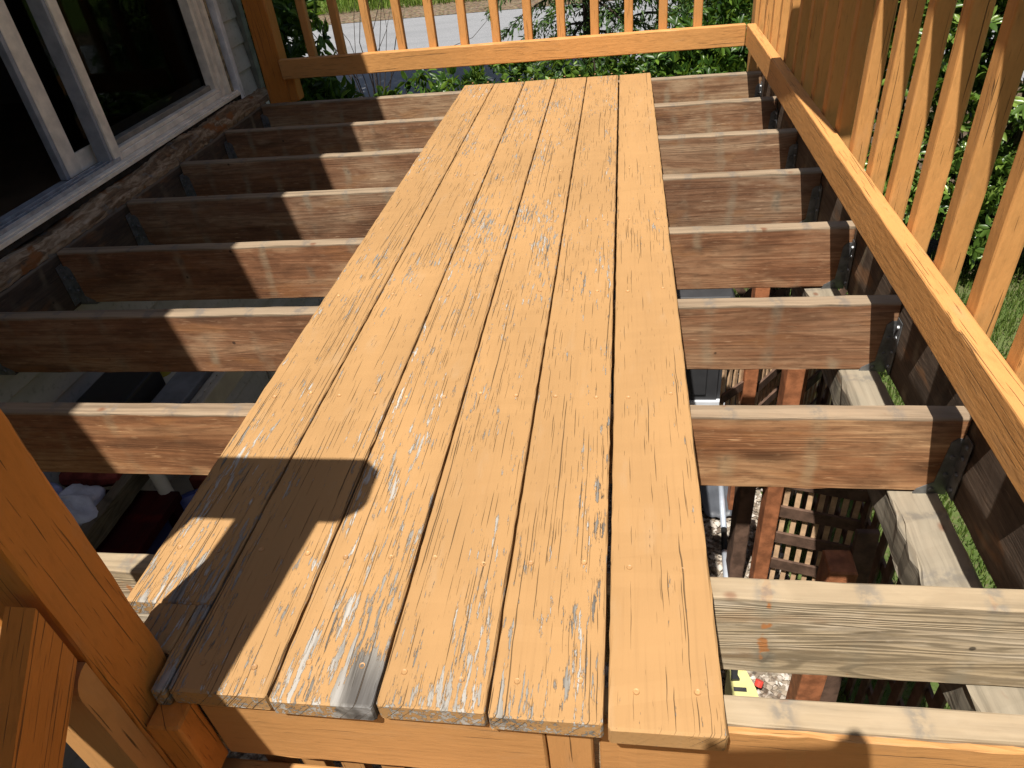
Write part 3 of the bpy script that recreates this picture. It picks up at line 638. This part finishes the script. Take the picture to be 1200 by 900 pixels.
# crossed garden trellis far under the deck
tr = thing('garden_trellis', 'crossed diagonal garden trellis seen below the fifth joist', 'trellis', (0.3, 2.6, GZ))
for i in range(6):
    x = 0.02 + i * 0.14
    beam('slat', BROWN2, tr, (x, 2.62, -1.55), (x + 0.55, 2.62, -0.75), 0.008, 0.035, bev=0.001)
    beam('slat', BROWN2, tr, (x + 0.45, 2.635, -1.55), (x - 0.1, 2.635, -0.75), 0.008, 0.035, bev=0.001)

# ------------------------------------------------------------------ things stored below
cab = thing('storage_cabinet', 'dark grey plastic storage cabinet with a recessed door under the deck', 'cabinet', (0.0, 2.3, GZ))
CABM = plain('dark grey resin', (0.035, 0.035, 0.037), 0.5, 0.4, 0.2, 8)
box('body', CABM, cab, -0.45, 0.325, 2.115, 2.6, GZ + .01, -0.62, 'Z', 0.012)
for x0, x1 in ((-0.42, -0.07), (-0.05, 0.285)):
    d_ = box('door', CABM, cab, x0, x1, 2.103, 2.1145, GZ + .06, -0.66, 'Z', 0.004)
    for zz in ((-1.5, -1.15), (-1.10, -0.72)): box('door_panel', CABM, d_, x0 + .05, x1 - .05, 2.094, 2.1025, zz[0], zz[1], 'Z', 0.004)
box('white_strip', plain('white strip', (0.6, 0.62, 0.65), 0.5, 0.4, 0.1, 10), cab, 0.02, 0.322, 2.09, 2.1135, -1.165, -1.135, 'X', 0.002)
sh = thing('snow_shovel', 'grey plastic shovel with a silver pole lying on the gravel', 'shovel', (0.3, 1.8, GZ))
def blade():
    V = []; F = []; nx, ny = 8, 7
    for j in range(ny):
        for i in range(nx):
            u = i / (nx - 1) * 2 - 1; v = j / (ny - 1); wd = 0.060 + 0.012 * math.sin(v * 3) - (0.02 if j == ny - 1 else 0)
            V.append((0.295 + u * wd + 0.0 * v, 1.80 + 0.22 * v, GZ + 0.035 + 0.02 * u * u + 0.03 * v + 0.006 * math.cos(i * 2.2)))
    m_ = len(V); V += [(x, y, z - 0.004) for x, y, z in V]
    for j in range(ny - 1):
        for i in range(nx - 1):
            a = j * nx + i; F += [(a, a + 1, a + 1 + nx, a + nx), (a + m_, a + nx + m_, a + 1 + nx + m_, a + 1 + m_)]
    rim_ = [i for i in range(nx)] + [j * nx + nx - 1 for j in range(1, ny)] + [(ny - 1) * nx + i for i in range(nx - 2, -1, -1)] + [j * nx for j in range(ny - 2, 0, -1)]
    for a, b in zip(rim_, rim_[1:] + rim_[:1]): F.append((b, a, a + m_, b + m_))
    return mesh('blade', V, F, True)
link('blade', blade(), plain('slate plastic', (0.06, 0.065, 0.075), 0.45, 0.4, 0.2, 20), sh)
link('pole', mesh('pole', *tube_mesh([(0.325, 2.05, GZ + 0.075), (0.308, 1.72, GZ + 0.055)], 0.013, 12), True), plain('silver pole', (0.55, 0.60, 0.68), 0.3, 0.5, 0.1, 20, 0.5), sh)
link('grip', mesh('grip', *tube_mesh([(0.3078, 1.718, GZ + 0.0549), (0.300, 1.60, GZ + 0.047)], 0.0125, 12), True), plain('black grip', (0.02, 0.02, 0.02), 0.6), sh)
link('pole', mesh('pole2', *tube_mesh([(0.2998, 1.598, GZ + 0.047), (0.283, 1.25, GZ + 0.025)], 0.014, 12), True), plain('pale silver pole', (0.62, 0.66, 0.72), 0.3, 0.5, 0.1, 20, 0.4), sh)
yt = thing('yellow_sprayer', 'yellow tool with a black trigger handle lying on the gravel', 'tool', (0.28, 1.0, GZ))
YEL = plain('yellow plastic', (0.50, 0.47, 0.19), 0.45, 0.4, 0.15, 15)
prism('body', YEL, yt, [(-.025, .12), (.018, .12), (.024, .04), (.06, -.06), (.075, -.16), (-.055, -.16), (-.045, -.06), (-.03, 0)], GZ + 0.012, GZ + 0.085, Matrix.Translation((0.272, 1.02, 0)))
prism('trigger_handle', plain('black handle', (0.015, 0.015, 0.016), 0.5), yt, [(-.035, .055), (-.015, .055), (.02, .03), (.03, .005), (.012, .002), (.006, -.03), (.012, -.045), (-.018, -.048), (-.014, -.02), (-.012, .012), (-.03, .03)], GZ + 0.0855, GZ + 0.10, Matrix.Translation((0.268, 1.03, 0)))
prism('maker_label', plain('dark label', (0.03, 0.03, 0.03), 0.5), yt, [(-.022, -.010), (.022, -.010), (.022, .006), (-.022, .006)], GZ + 0.0852, GZ + 0.0862, Matrix.Translation((0.278, 0.955, 0)))
link('cap', mesh('cap', *tube_mesh([(0.345, 0.985, GZ + 0.06), (0.352, 0.998, GZ + 0.075)], 0.014, 10)), plain('red cap', (0.6, 0.06, 0.04), 0.45), yt)
# left: resin shelf full of clutter
shf = thing('storage_shelf', 'tan plastic shelf unit crowded with dark clutter against the siding under the deck', 'shelf', (-1.78, 1.45, GZ))
RES = plain('tan resin', (0.40, 0.37, 0.30), 0.5, 0.3, 0.15, 12)
for z in (-0.52, -1.05):
    box('shelf_board', RES, shf, -1.965, -1.575, 1.05, 1.72, z - 0.035, z, 'Y', 0.008)
    for i in range(14): box('rib', RES, shf, -1.574, -1.560, 1.06 + i * .048, 1.08 + i * .048, z - 0.045, z + 0.012, 'Z', 0.002, share=True)
box('shelf_lip', RES, shf, -1.5595, -1.535, 1.04, 1.73, -0.585, -0.50, 'Y', 0.006)
for x, y in ((-1.94, 1.06), (-1.55, 1.75), (-1.94, 1.75), (-1.60, 1.02)):
    link('leg', mesh('leg', *tube_mesh([(x, y, GZ), (x, y, -0.53)], 0.022, 10), True), RES, shf)
def lump(name, label, cat, loc, size, mat, seed, amp=0.25):
    r = np.random.default_rng(seed); n, mth = 36, 22; V = []; F = []
    ph = r.uniform(0, 6.28, (6, 2)); fr = r.integers(2, 6, (6, 2))
    for j in range(mth + 1):
        th = math.pi * j / mth
        for i in range(n):
            a = 2 * math.pi * i / n; k = 1 + amp * sum(math.sin(fr[q, 0] * a + ph[q, 0]) * math.sin(fr[q, 1] * th + ph[q, 1]) for q in range(6)) / 2
            V.append((math.sin(th) * math.cos(a) * size[0] * k, math.sin(th) * math.sin(a) * size[1] * k, math.cos(th) * size[2] * k))
    for j in range(mth):
        for i in range(n): a = j * n + i; b = j * n + (i + 1) % n; F.append((a, a + n, b + n, b))
    return tag(link(name, mesh(name, V, F, True), mat, None, Matrix.Translation(loc)), label, cat)
DKJ = plain('black plastic', (0.018, 0.018, 0.02), 0.4, 0.5)
tag(box('toolbox', DKJ, None, -1.93, -1.74, 1.10, 1.40, -0.518, -0.43, 'Y', 0.01), 'black toolbox on the tan shelf under the deck', 'toolbox')
tag(box('tray', plain('grey tray', (0.16, 0.17, 0.18), 0.5), None, -1.72, -1.60, 1.12, 1.62, -0.518, -0.49, 'Y', 0.006), 'shallow grey tray on the tan shelf under the deck', 'tray')
tag(link('spray_can', mesh('spray_can', *tube_mesh([(-1.80, 1.47, -0.518), (-1.80, 1.47, -0.39), (-1.80, 1.47, -0.385), (-1.80, 1.47, -0.36)], [.03, .03, .016, .016], 14)), plain('yellow can', (0.45, 0.36, 0.05), 0.4), None), 'yellow topped can on the tan shelf under the deck', 'can')
BAG = plain('cloudy plastic bag', (0.52, 0.54, 0.60), 0.35, 0.5, 0.3, 14, 0, 0.004)
crate = thing('work_bench', 'low timber bench heaped with bags under the deck', 'bench', (-1.75, 0.8, GZ))
box('top', DARKW, crate, -1.97, -1.55, 0.35, 1.02, -0.70, -0.665, 'Y', 0.004)
for x in (-1.94, -1.58):
    for y in (0.38, 0.99): box('leg', DARKW, crate, x - .02, x + .02, y - .02, y + .02, GZ, -0.701, 'Z', 0.003)
lump('plastic_bag', 'crumpled cloudy white plastic bag under the deck left of the timber strip', 'bag', (-1.79, 0.84, -0.60), (0.10, 0.10, 0.07), BAG, 3)
lump('bag_of_cloth', 'pale blue bundle tucked behind the white plastic bag', 'bag', (-1.90, 0.88, -0.60), (0.065, 0.06, 0.07), plain('pale blue cloth', (0.25, 0.28, 0.42), 0.7, 0.2, 0.3, 18, 0, 0.004), 5)
V, F = tube_mesh([(-1.90, 0.985, -0.585), (-1.84, 0.99, -0.575), (-1.77, 0.995, -0.585), (-1.70, 1.0, -0.58)], [.028, .036, .032, .03], 10)
tag(link('cloth_roll', mesh('cloth_roll', V, F), plain('dark red cloth', (0.20, 0.045, 0.035), 0.85, 0.1, 0.4, 25, 0, 0.004)), 'dark red cloth roll lying behind the white bag under the deck', 'cloth')
tag(beam('timber_strip', BEAMW, None, (-1.685, 0.62, -0.61), (-1.685, 1.16, -0.61), 0.04, 0.07, bev=0.004, jit=0.001, seg=12, color=(.55, .52, .45)), 'grey timber strip running between the bags and the blue bin', 'timber')
def bin_mesh():
    V = []; F = []; n = 20
    for r_, z in ((0.17, -1.55), (0.215, -0.75), (0.235, -0.745), (0.235, -0.72), (0.205, -0.72), (0.16, -1.5)):
        for k in range(n): V.append((-1.43 + r_ * math.cos(6.2832 * k / n), 0.86 + r_ * 1.1 * math.sin(6.2832 * k / n), z))
    for j in range(5):
        for k in range(n): a = j * n + k; b = j * n + (k + 1) % n; F.append((a, b, b + n, a + n))
    F += [tuple(range(n))[::-1], tuple(range(5 * n, 6 * n))]
    return mesh('bin', V, F, True)
tag(link('plastic_bin', bin_mesh(), plain('navy plastic', (0.03, 0.045, 0.16), 0.4, 0.4, 0.2, 10)), 'round navy blue plastic bin under the deck beside the bench', 'bin')
jug = thing('detergent_jug', 'white capped dark blue jug standing behind the blue bin', 'jug', (-1.40, 1.08, -0.75))
JV, JF = tube_mesh([(-1.44, 1.17, -1.0), (-1.44, 1.17, -0.74), (-1.44, 1.17, -0.68)], [.07, .075, .03], 12)
link('body', mesh('body', JV, JF, True), plain('navy jug', (0.035, 0.05, 0.17), 0.35), jug)
JV, JF = tube_mesh([(-1.44, 1.17, -0.679), (-1.44, 1.17, -0.61)], [.032, .03], 12); link('cap', mesh('cap', JV, JF), plain('grey white cap', (0.45, 0.46, 0.48), 0.4), jug)
tag(box('jug_stand', DARKW, None, -1.58, -1.28, 1.10, 1.32, GZ + 0.007, -1.001, 'Z', 0.004), 'dark wooden box under the blue jug', 'box')
tag(box('red_box', plain('dark red box', (0.22, 0.05, 0.03), 0.6), None, -1.60, -1.52, 1.13, 1.21, -1.0, -0.72, 'Z', 0.004), 'dark red carton beside the blue jug', 'box')

# ------------------------------------------------------------------ vegetation
LEAFR = leafmat('rhododendron leaf', (0.035, 0.075, 0.012), (0.095, 0.165, 0.026), (0.20, 0.28, 0.055), 0.32, 0.3, 0.5)
LEAFL = leafmat('laurel leaf', (0.015, 0.04, 0.007), (0.04, 0.09, 0.012), (0.12, 0.20, 0.024), 0.36, 0.3, 0.32)
LEAFD = leafmat('conifer spray', (0.012, 0.035, 0.008), (0.03, 0.065, 0.014), (0.085, 0.15, 0.02), 0.5, 0.2, 0.3)
LEAFH = leafmat('hedge leaf', (0.010, 0.026, 0.005), (0.030, 0.07, 0.010), (0.15, 0.24, 0.03), 0.42, 0.3, 0.28)
LEAFY = leafmat('fresh light leaf', (0.035, 0.08, 0.009), (0.085, 0.155, 0.017), (0.18, 0.27, 0.03), 0.4, 0.4, 0.35)
BARK = barkmat('grey bark', (0.085, 0.065, 0.05)); BARKD = barkmat('dark bark', (0.035, 0.026, 0.02))
def whorls(C, n, Lr, up=0.35, spread=1.0):
    """n leaves radiating round each twig tip in C"""
    m = len(C); ax = nrm(RNG.normal(0, 1, (m, 3)) * [1, 1, .6] + [0, 0, 0.7]); P = np.repeat(C, n, 0); A = np.repeat(ax, n, 0)
    T = nrm(nrm(np.cross(A, RNG.normal(0, 1, P.shape))) * spread + A * up + RNG.normal(0, .15, P.shape))
    return P + T * 0.008, T, A + RNG.normal(0, .2, P.shape), RNG.uniform(*Lr, len(P))
def shell(center, radii, n, power=0.35):
    d = nrm(RNG.normal(0, 1, (n, 3))); d[:, 2] = np.where(d[:, 2] < -0.5, -d[:, 2] * .5, d[:, 2])
    return np.array(center) + d * np.array(radii) * (RNG.random((n, 1)) ** power)
def twig_set(base, tips, r0=0.02, jitter=0.05):
    parts = []
    for t in tips:
        b = np.array(base) + RNG.normal(0, .04, 3) * [1, 1, 0]; mid = b + (t - b) * .5 + RNG.normal(0, jitter, 3) + [0, 0, .06]
        parts.append(tube_mesh([b, (b + mid) / 2, mid, (mid + t) / 2 + RNG.normal(0, jitter * .4, 3), t], [r0, r0 * .8, r0 * .55, r0 * .35, r0 * .12], 5))
    return join(parts)
def bush(name, label, base, blobs, ntips, nleaf, Lr, ratio, mat, cat='shrub', group=None, nst=14, bark=BARK, fold=.22, droop=.15, power=.35):
    t = thing(name, label, cat, base, group)
    C = np.concatenate([shell(c, r, int(ntips * f), power) for c, r, f in blobs]); C = C[C[:, 2] > base[2] + 0.1]
    P, T, U, L = whorls(C, nleaf, Lr)
    leaves('foliage', P, T, U, L, L * ratio, mat, t, fold, droop)
    tips = C[RNG.choice(len(C), nst, False)]
    link('stem', mesh('stem', *twig_set(base, tips), False), bark, t)
    return t
G1 = 'shrubs beside and behind the deck'
RB = [((1.10, 5.0), 'glossy green shrub behind the far end of the side railing', 1.05), ((1.62, 4.55), 'glossy green shrub seen through the middle of the side railing', 1.2), ((2.25, 4.35), 'tall glossy shrub filling the gaps between the lit balusters', 1.35), ((2.95, 4.05), 'glossy green shrub behind the near balusters of the side railing', 1.4), ((3.65, 3.55), 'rightmost glossy green shrub beyond the nearest baluster', 1.4)]
for (x, y), lab, hh in RB:
    bush('rhododendron', lab, (x, y, GZ), [((x, y, GZ + hh * .98), (0.60, 0.52, hh), .8), ((x - .1, y - .25, GZ + .45), (0.5, 0.35, 0.45), .25)], 1450, 8, (0.045, 0.085), 0.44, LEAFR, group=G1, nst=20, power=.45)
bush('laurel_shrub', 'dark broad leaved shrub behind the far left corner post', (-3.0, 5.0, GZ), [((-2.85, 4.9, -0.2), (0.62, 0.6, 1.2), .8), ((-2.35, 4.5, -0.55), (0.42, 0.3, 0.40), .35)], 1050, 6, (0.085, 0.14), 0.34, LEAFL, group=G1, nst=22, bark=BARKD, power=.5)
bush('hedge_shrub', 'fresh green shrub below the far rail behind the board ends', (-0.55, 5.3, -1.7), [((-0.80, 5.1, -0.75), (0.75, 0.5, 0.50), .5), ((0.0, 5.2, -0.75), (0.65, 0.5, 0.50), .5)], 1300, 8, (0.04, 0.075), 0.45, LEAFH, group=G1)
bush('hedge_shrub', 'dark green shrub in the far right corner below the rail', (0.7, 5.1, -1.7), [((0.7, 5.0, -0.7), (0.75, 0.5, 0.75), 1)], 1300, 8, (0.05, 0.085), 0.42, LEAFL, group=G1, bark=BARKD)
bush('low_shrub', 'low dark shrub below the shaded left end of the far rail', (-1.9, 5.6, -1.75), [((-1.75, 5.5, -0.95), (0.65, 0.45, 0.52), 1)], 330, 6, (0.06, 0.11), 0.40, LEAFL, group=G1, bark=BARKD)
# thin bare shrub in front of the road
tw = thing('twiggy_shrub', 'thin bare branched shrub standing before the road', 'shrub', (-3.1, 8.2, -1.9), G1)
tips = np.array([(-3.1 + RNG.normal(0, .75), 8.2 + RNG.normal(0, .5), -1.9 + RNG.uniform(1.4, 3.0)) for _ in range(22)])
link('stem', mesh('stem', *twig_set((-3.1, 8.2, -1.9), tips, 0.009, 0.16)), BARKD, tw)
P, T, U, L = whorls(tips[:10] - [0, 0, .5], 6, (0.06, 0.1)); leaves('foliage', P, T, U, L, L * .4, LEAFL, tw)
def conifer(name, label, base, top, r0, spread, zlow, nbr, mat=LEAFD, dens=46, Lr=(0.05, 0.11), group='trees before the road'):
    t = thing(name, label, 'tree', base, group); H = top - base[2]
    tr = [(base[0] + .04 * math.sin(i), base[1] + .04 * math.cos(i * 1.7), base[2] + H * i / 8) for i in range(9)]
    link('trunk', mesh('trunk', *tube_mesh(tr, [r0 * (1 - i / 8.6) for i in range(9)], 10), True), BARKD, t)
    Ps, Ts, Us = [], [], []; parts = []
    for k in range(nbr):
        z = zlow + (top - zlow) * (k / nbr) ** 1.1; f = 1 - (z - base[2]) / H; a = k * 2.4 + RNG.uniform(-.4, .4); Lb = spread * (0.35 + 0.65 * f) * RNG.uniform(.7, 1.1)
        d = np.array([math.cos(a), math.sin(a), 0]); pts = []
        for s in np.linspace(0, 1, 6): pts.append(np.array([base[0], base[1], z]) + d * Lb * s + np.array([0, 0, .10 * Lb * s - .45 * Lb * s * s]))
        parts.append(tube_mesh(pts, [.022, .018, .014, .010, .007, .003], 5))
        for s in np.linspace(.12, 1, int(dens * .5)):
            i = min(int(s * 5), 4); q = pts[i] + (pts[i + 1] - pts[i]) * (s * 5 - i)
            side = np.cross(d, [0, 0, 1]) * RNG.choice([-1, 1]); sub = nrm(d * .6 + side * RNG.uniform(.3, 1) + np.array([0, 0, -.35]))
            for u in np.linspace(0, 1, 9):
                Ps.append(q + sub * u * .34 * Lb * (1.1 - s * .6) * np.array([1, 1, 1 + u])); Ts.append(nrm(sub + RNG.normal(0, .5, 3))); Us.append(np.array([0, 0, 1.0]) + RNG.normal(0, .4, 3))
    link('branch', mesh('branch', *join(parts)), BARKD, t)
    n = len(Ps); L = RNG.uniform(*Lr, n); leaves('crown', np.array(Ps), np.array(Ts), np.array(Us), L, L * .28, mat, t, .1, .25)
    return t
conifer('hemlock_tree', 'drooping dark hemlock standing before the road, mid background', (-0.55, 9.2, -2.0), 3.2, 0.13, 1.35, -1.2, 60, LEAFD, 64)
conifer('hemlock_tree', 'shadowy conifer behind the far right corner of the deck', (1.35, 8.9, -2.0), 4.2, 0.14, 1.5, -1.3, 54, LEAFD, 60)
conifer('young_conifer', 'young light green conifer left of the dark hemlock trunk', (0.35, 10.6, -2.0), 2.4, 0.08, 0.9, -1.1, 30, LEAFY, 34, (0.06, 0.12))
bush('broadleaf_tree', 'broadleaf tree before the road whose crown is above the picture', (-5.6, 9.6, -2.0), [((-5.0, 9.9, 3.2), (2.3, 1.7, 1.3), .7), ((-2.6, 10.0, 3.6), (1.6, 1.4, 1.0), .3)], 2600, 7, (0.12, 0.2), 0.5, LEAFL, 'tree', 'trees before the road', 30, BARKD)
bush('dark_evergreen', 'dark dense evergreen between the road and the right corner post', (1.0, 7.4, -1.9), [((1.0, 7.4, -0.9), (0.75, 0.5, 1.3), 1)], 1300, 9, (0.05, 0.09), 0.22, LEAFD, 'shrub', G1, 20, BARKD)
# bank of growth beyond the road
for i, (x, y) in enumerate(((-13, 21.5), (-9.5, 22), (-6.3, 21.2), (-2.6, 21.8), (1.2, 21.4), (5.0, 22))):
    bush('roadside_bush', ['leafy bush on the bank across the road, leftmost', 'bush on the bank across the road, second from left', 'bush across the road behind the laurel leaves', 'bush across the road behind the middle balusters', 'bush across the road behind the hemlock', 'rightmost bush on the bank across the road'][i], (x, y, -1.8), [((x, y, -0.7), (1.9, 1.0, 1.1), 1)], 700, 6, (0.12, 0.22), 0.5, LEAFY, group='bushes across the road', nst=10)
# unseen tall trees, added to close off the low sky and deepen the shade
LEAFT = leafmat('sky block tree leaf', (0.02, 0.05, 0.01), (0.045, 0.095, 0.018), (0.09, 0.16, 0.03), 0.5, 0.25, 0.3)
for (x, y, hh), lab in zip(((1.5, -11.0, 9), (-6.5, -11.5, 9)), ('unseen tall tree added behind the steps to block low sky', 'unseen tall tree added behind the house to block low sky')):
    bush('sky_block_tree', lab, (x, y, GZ - .3), [((x, y, hh * .55), (2.3, 2.3, hh * .48), .7), ((x + .8, y - .6, hh * .3), (2.0, 2.0, 1.8), .3)], 900, 6, (0.28, 0.5), 0.55, LEAFT, 'tree', 'unseen trees added to block the low sky', 12, BARKD)
    tr_ = [(x + .08 * math.sin(i), y, GZ - .3 + hh * i / 7) for i in range(7)]
    link('trunk', mesh('trunk', *tube_mesh(tr_, [.2 - .022 * i for i in range(7)], 10), True), BARKD, [o for o in COL.objects if o.get('label') == lab][0])
# grass blades
def grass(name, label, n, fx, h, w, mat):
    P = fx(n); a = RNG.uniform(0, 6.28, n); T = np.stack([np.cos(a) * .5, np.sin(a) * .5, np.ones(n)], 1) + RNG.normal(0, .15, (n, 3))
    U = np.stack([np.cos(a), np.sin(a), np.zeros(n)], 1); L = RNG.uniform(*h, n)
    tag(leaves(name, P, T, U, L, np.full(n, w), mat, None, .1, .35), label, 'grass', kind='stuff')
GRASS = leafmat('grass blade', (0.045, 0.08, 0.012), (0.09, 0.14, 0.023), (0.18, 0.21, 0.06), 0.5, 0.3, 0.3)
def f1(n): x = RNG.uniform(0.60, 3.4, n); y = RNG.uniform(0.9, 4.3, n); return np.stack([x, y, np.full(n, GZ)], 1)
grass('lawn_grass', 'sunlit lawn grass below the side of the deck', 26000, f1, (0.03, 0.075), 0.007, GRASS)
def f2(n): x = RNG.uniform(-14, 4, n); y = RNG.uniform(19.7, 22, n); return np.stack([x, y, np.array([height(a, b) for a, b in zip(x, y)])], 1)
grass('bank_grass', 'bright grass on the bank across the road', 9000, f2, (0.12, 0.3), 0.03, leafmat('bank grass', (0.065, 0.115, 0.015), (0.115, 0.185, 0.022), (0.21, 0.25, 0.055), 0.5, 0.3, 0.3))

# ------------------------------------------------------------------ the photographer on the steps (only the shadow of hands and phone reaches the picture)
MC = cam.matrix_world
def cw(x, y, z): return MC @ Vector((x, y, z))
ph = thing('phone', 'black phone held level in both hands behind the picture', 'phone', tuple(cw(0.03, 0.03, 0.012)))
def cbox(name, mat, x0, x1, y0, y1, z0, z1):
    v, f = cube_vf(x0, x1, y0, y1, z0, z1); return link(name, mesh(name, [cw(*p) for p in v], f), mat, ph)
cbox('phone_body', plain('phone black', (0.02, 0.02, 0.022), 0.3, 0.5), -0.05, 0.11, 0.008, 0.092, 0.012, 0.020)
cbox('screen', plain('dark screen', (0.015, 0.018, 0.022), 0.1, 0.5), -0.046, 0.106, 0.012, 0.088, 0.0201, 0.0206)
def person():
    V = []; E = []; R_ = []
    def add(p, r, par=None):
        V.append(tuple(p)); R_.append(r)
        if par is not None: E.append((par, len(V) - 1))
        return len(V) - 1
    X, Y, Z = -0.08, -0.90, -0.838
    pel = add((X, Y, Z + .92), (.15, .11)); bel = add((X, Y, Z + 1.05), (.14, .10), pel); ch = add((X, Y + .02, Z + 1.28), (.165, .115), bel)
    nk0 = add((X, Y + .02, Z + 1.43), (.08, .07), ch); nk = add((X, Y + .03, Z + 1.50), (.055, .055), nk0)
    h0 = add((X, Y + .05, Z + 1.58), (.07, .085), nk); h1 = add((X, Y + .05, Z + 1.67), (.08, .095), h0); add((X, Y + .035, Z + 1.745), (.05, .06), h1)
    add((X, Y + .155, Z + 1.62), (.016, .012), h0)
    for s in (-1, 1):
        hip = add((X + s * .095, Y, Z + .86), (.088, .088), pel); kn = add((X + s * .10, Y + .05, Z + .48), (.06, .06), hip)
        an = add((X + s * .105, Y, Z + .09), (.042, .042), kn); hl = add((X + s * .105, Y - .02, Z + .045), (.042, .042), an); add((X + s * .115, Y + .14, Z + .035), (.04, .032), hl)
        sh = add((X + s * .18, Y + .01, Z + 1.40), (.062, .062), ch); el = add((X + s * .27, Y + .10, Z + 1.34), (.044, .044), sh)
        side = 0.118 if s > 0 else -0.060; o = (lambda a, b, c, s=s, side=side: cw(side + s * a, b, c))
        wr = add(o(.055, -.075, .09), (.030, .024), el); pa = add(o(.030, -.035, .055), (.034, .018), wr); p2 = add(o(.018, .01, .04), (.030, .015), pa)
        top = 0.116 if s > 0 else 0.100
        for k in range(4):
            q0 = add(o(.012 - .004 * k, .018 + .004 * (3 - k), .034 - .006 * k), (.0095, .0095), p2)
            q1 = add(o(.006 - .010 * k, top * .72 - .010 * k, .022 - .004 * k), (.0105, .0105), q0)
            q2 = add(o(-.004 - .011 * k, top - .012 * k - .006, .014 - .004 * k), (.010, .010), q1)
            add(o(-.012 - .011 * k, top - .020 - .012 * k, .008 - .003 * k), (.0085, .0085), q2)
        t0 = add(o(.012, -.035, .040), (.012, .012), pa); t1 = add(o(-.006, -.015, .034), (.0095, .0095), t0); add(o(-.026, .002, .030), (.008, .008), t1)
    me = bpy.data.meshes.new('body'); me.from_pydata(V, E, []); o = bpy.data.objects.new('person', me); COL.objects.link(o)
    sk = o.modifiers.new('skin', 'SKIN'); sk.use_smooth_shade = True
    for i, d in enumerate(me.skin_vertices[0].data): d.radius = R_[i]; d.use_root = (i == 0)
    o.modifiers.new('sub', 'SUBSURF').levels = 1; o.modifiers['sub'].render_levels = 1
    m = M('clothes and skin', 0.8, 0.2); pz = m._sep(m.obj())
    c = m.mix(m.ss(pz[2], Z + .97, Z + .98), (0.05, 0.06, 0.09), (0.10, 0.12, 0.16)); c = m.mix(m.ss(pz[2], Z + 1.485, Z + 1.49), c, (0.45, 0.28, 0.21))
    c = m.mix(m.math('MULTIPLY', m.ss(pz[1], -0.56, -0.55), m.ss(pz[2], 0.6, 0.61)), c, (0.45, 0.28, 0.21)); c = m.mix(m.ss(pz[2], Z + .10, Z + .09), c, (0.03, 0.03, 0.03)); m.col(c); me.materials.append(m.m)
    tag(o, 'person in dark clothes standing on the steps holding up a phone', 'person')
    hv = shell((X, Y + .03, Z + 1.70), (.088, .10, .085), 900, .08); hv = hv[(hv[:, 2] > Z + 1.66) | (hv[:, 1] < Y)]
    nn = nrm(hv - np.array([X, Y + .03, Z + 1.68])); hm = leafmat('hair', (0.02, 0.014, 0.01), (0.03, 0.02, 0.014), (0.05, 0.035, 0.02), 0.5, 0.05, 0.4)
    leaves('hair', hv, nn * .3 + np.array([0, -.3, -.7]), nn, np.full(len(hv), .06), np.full(len(hv), .02), hm, o)
person()
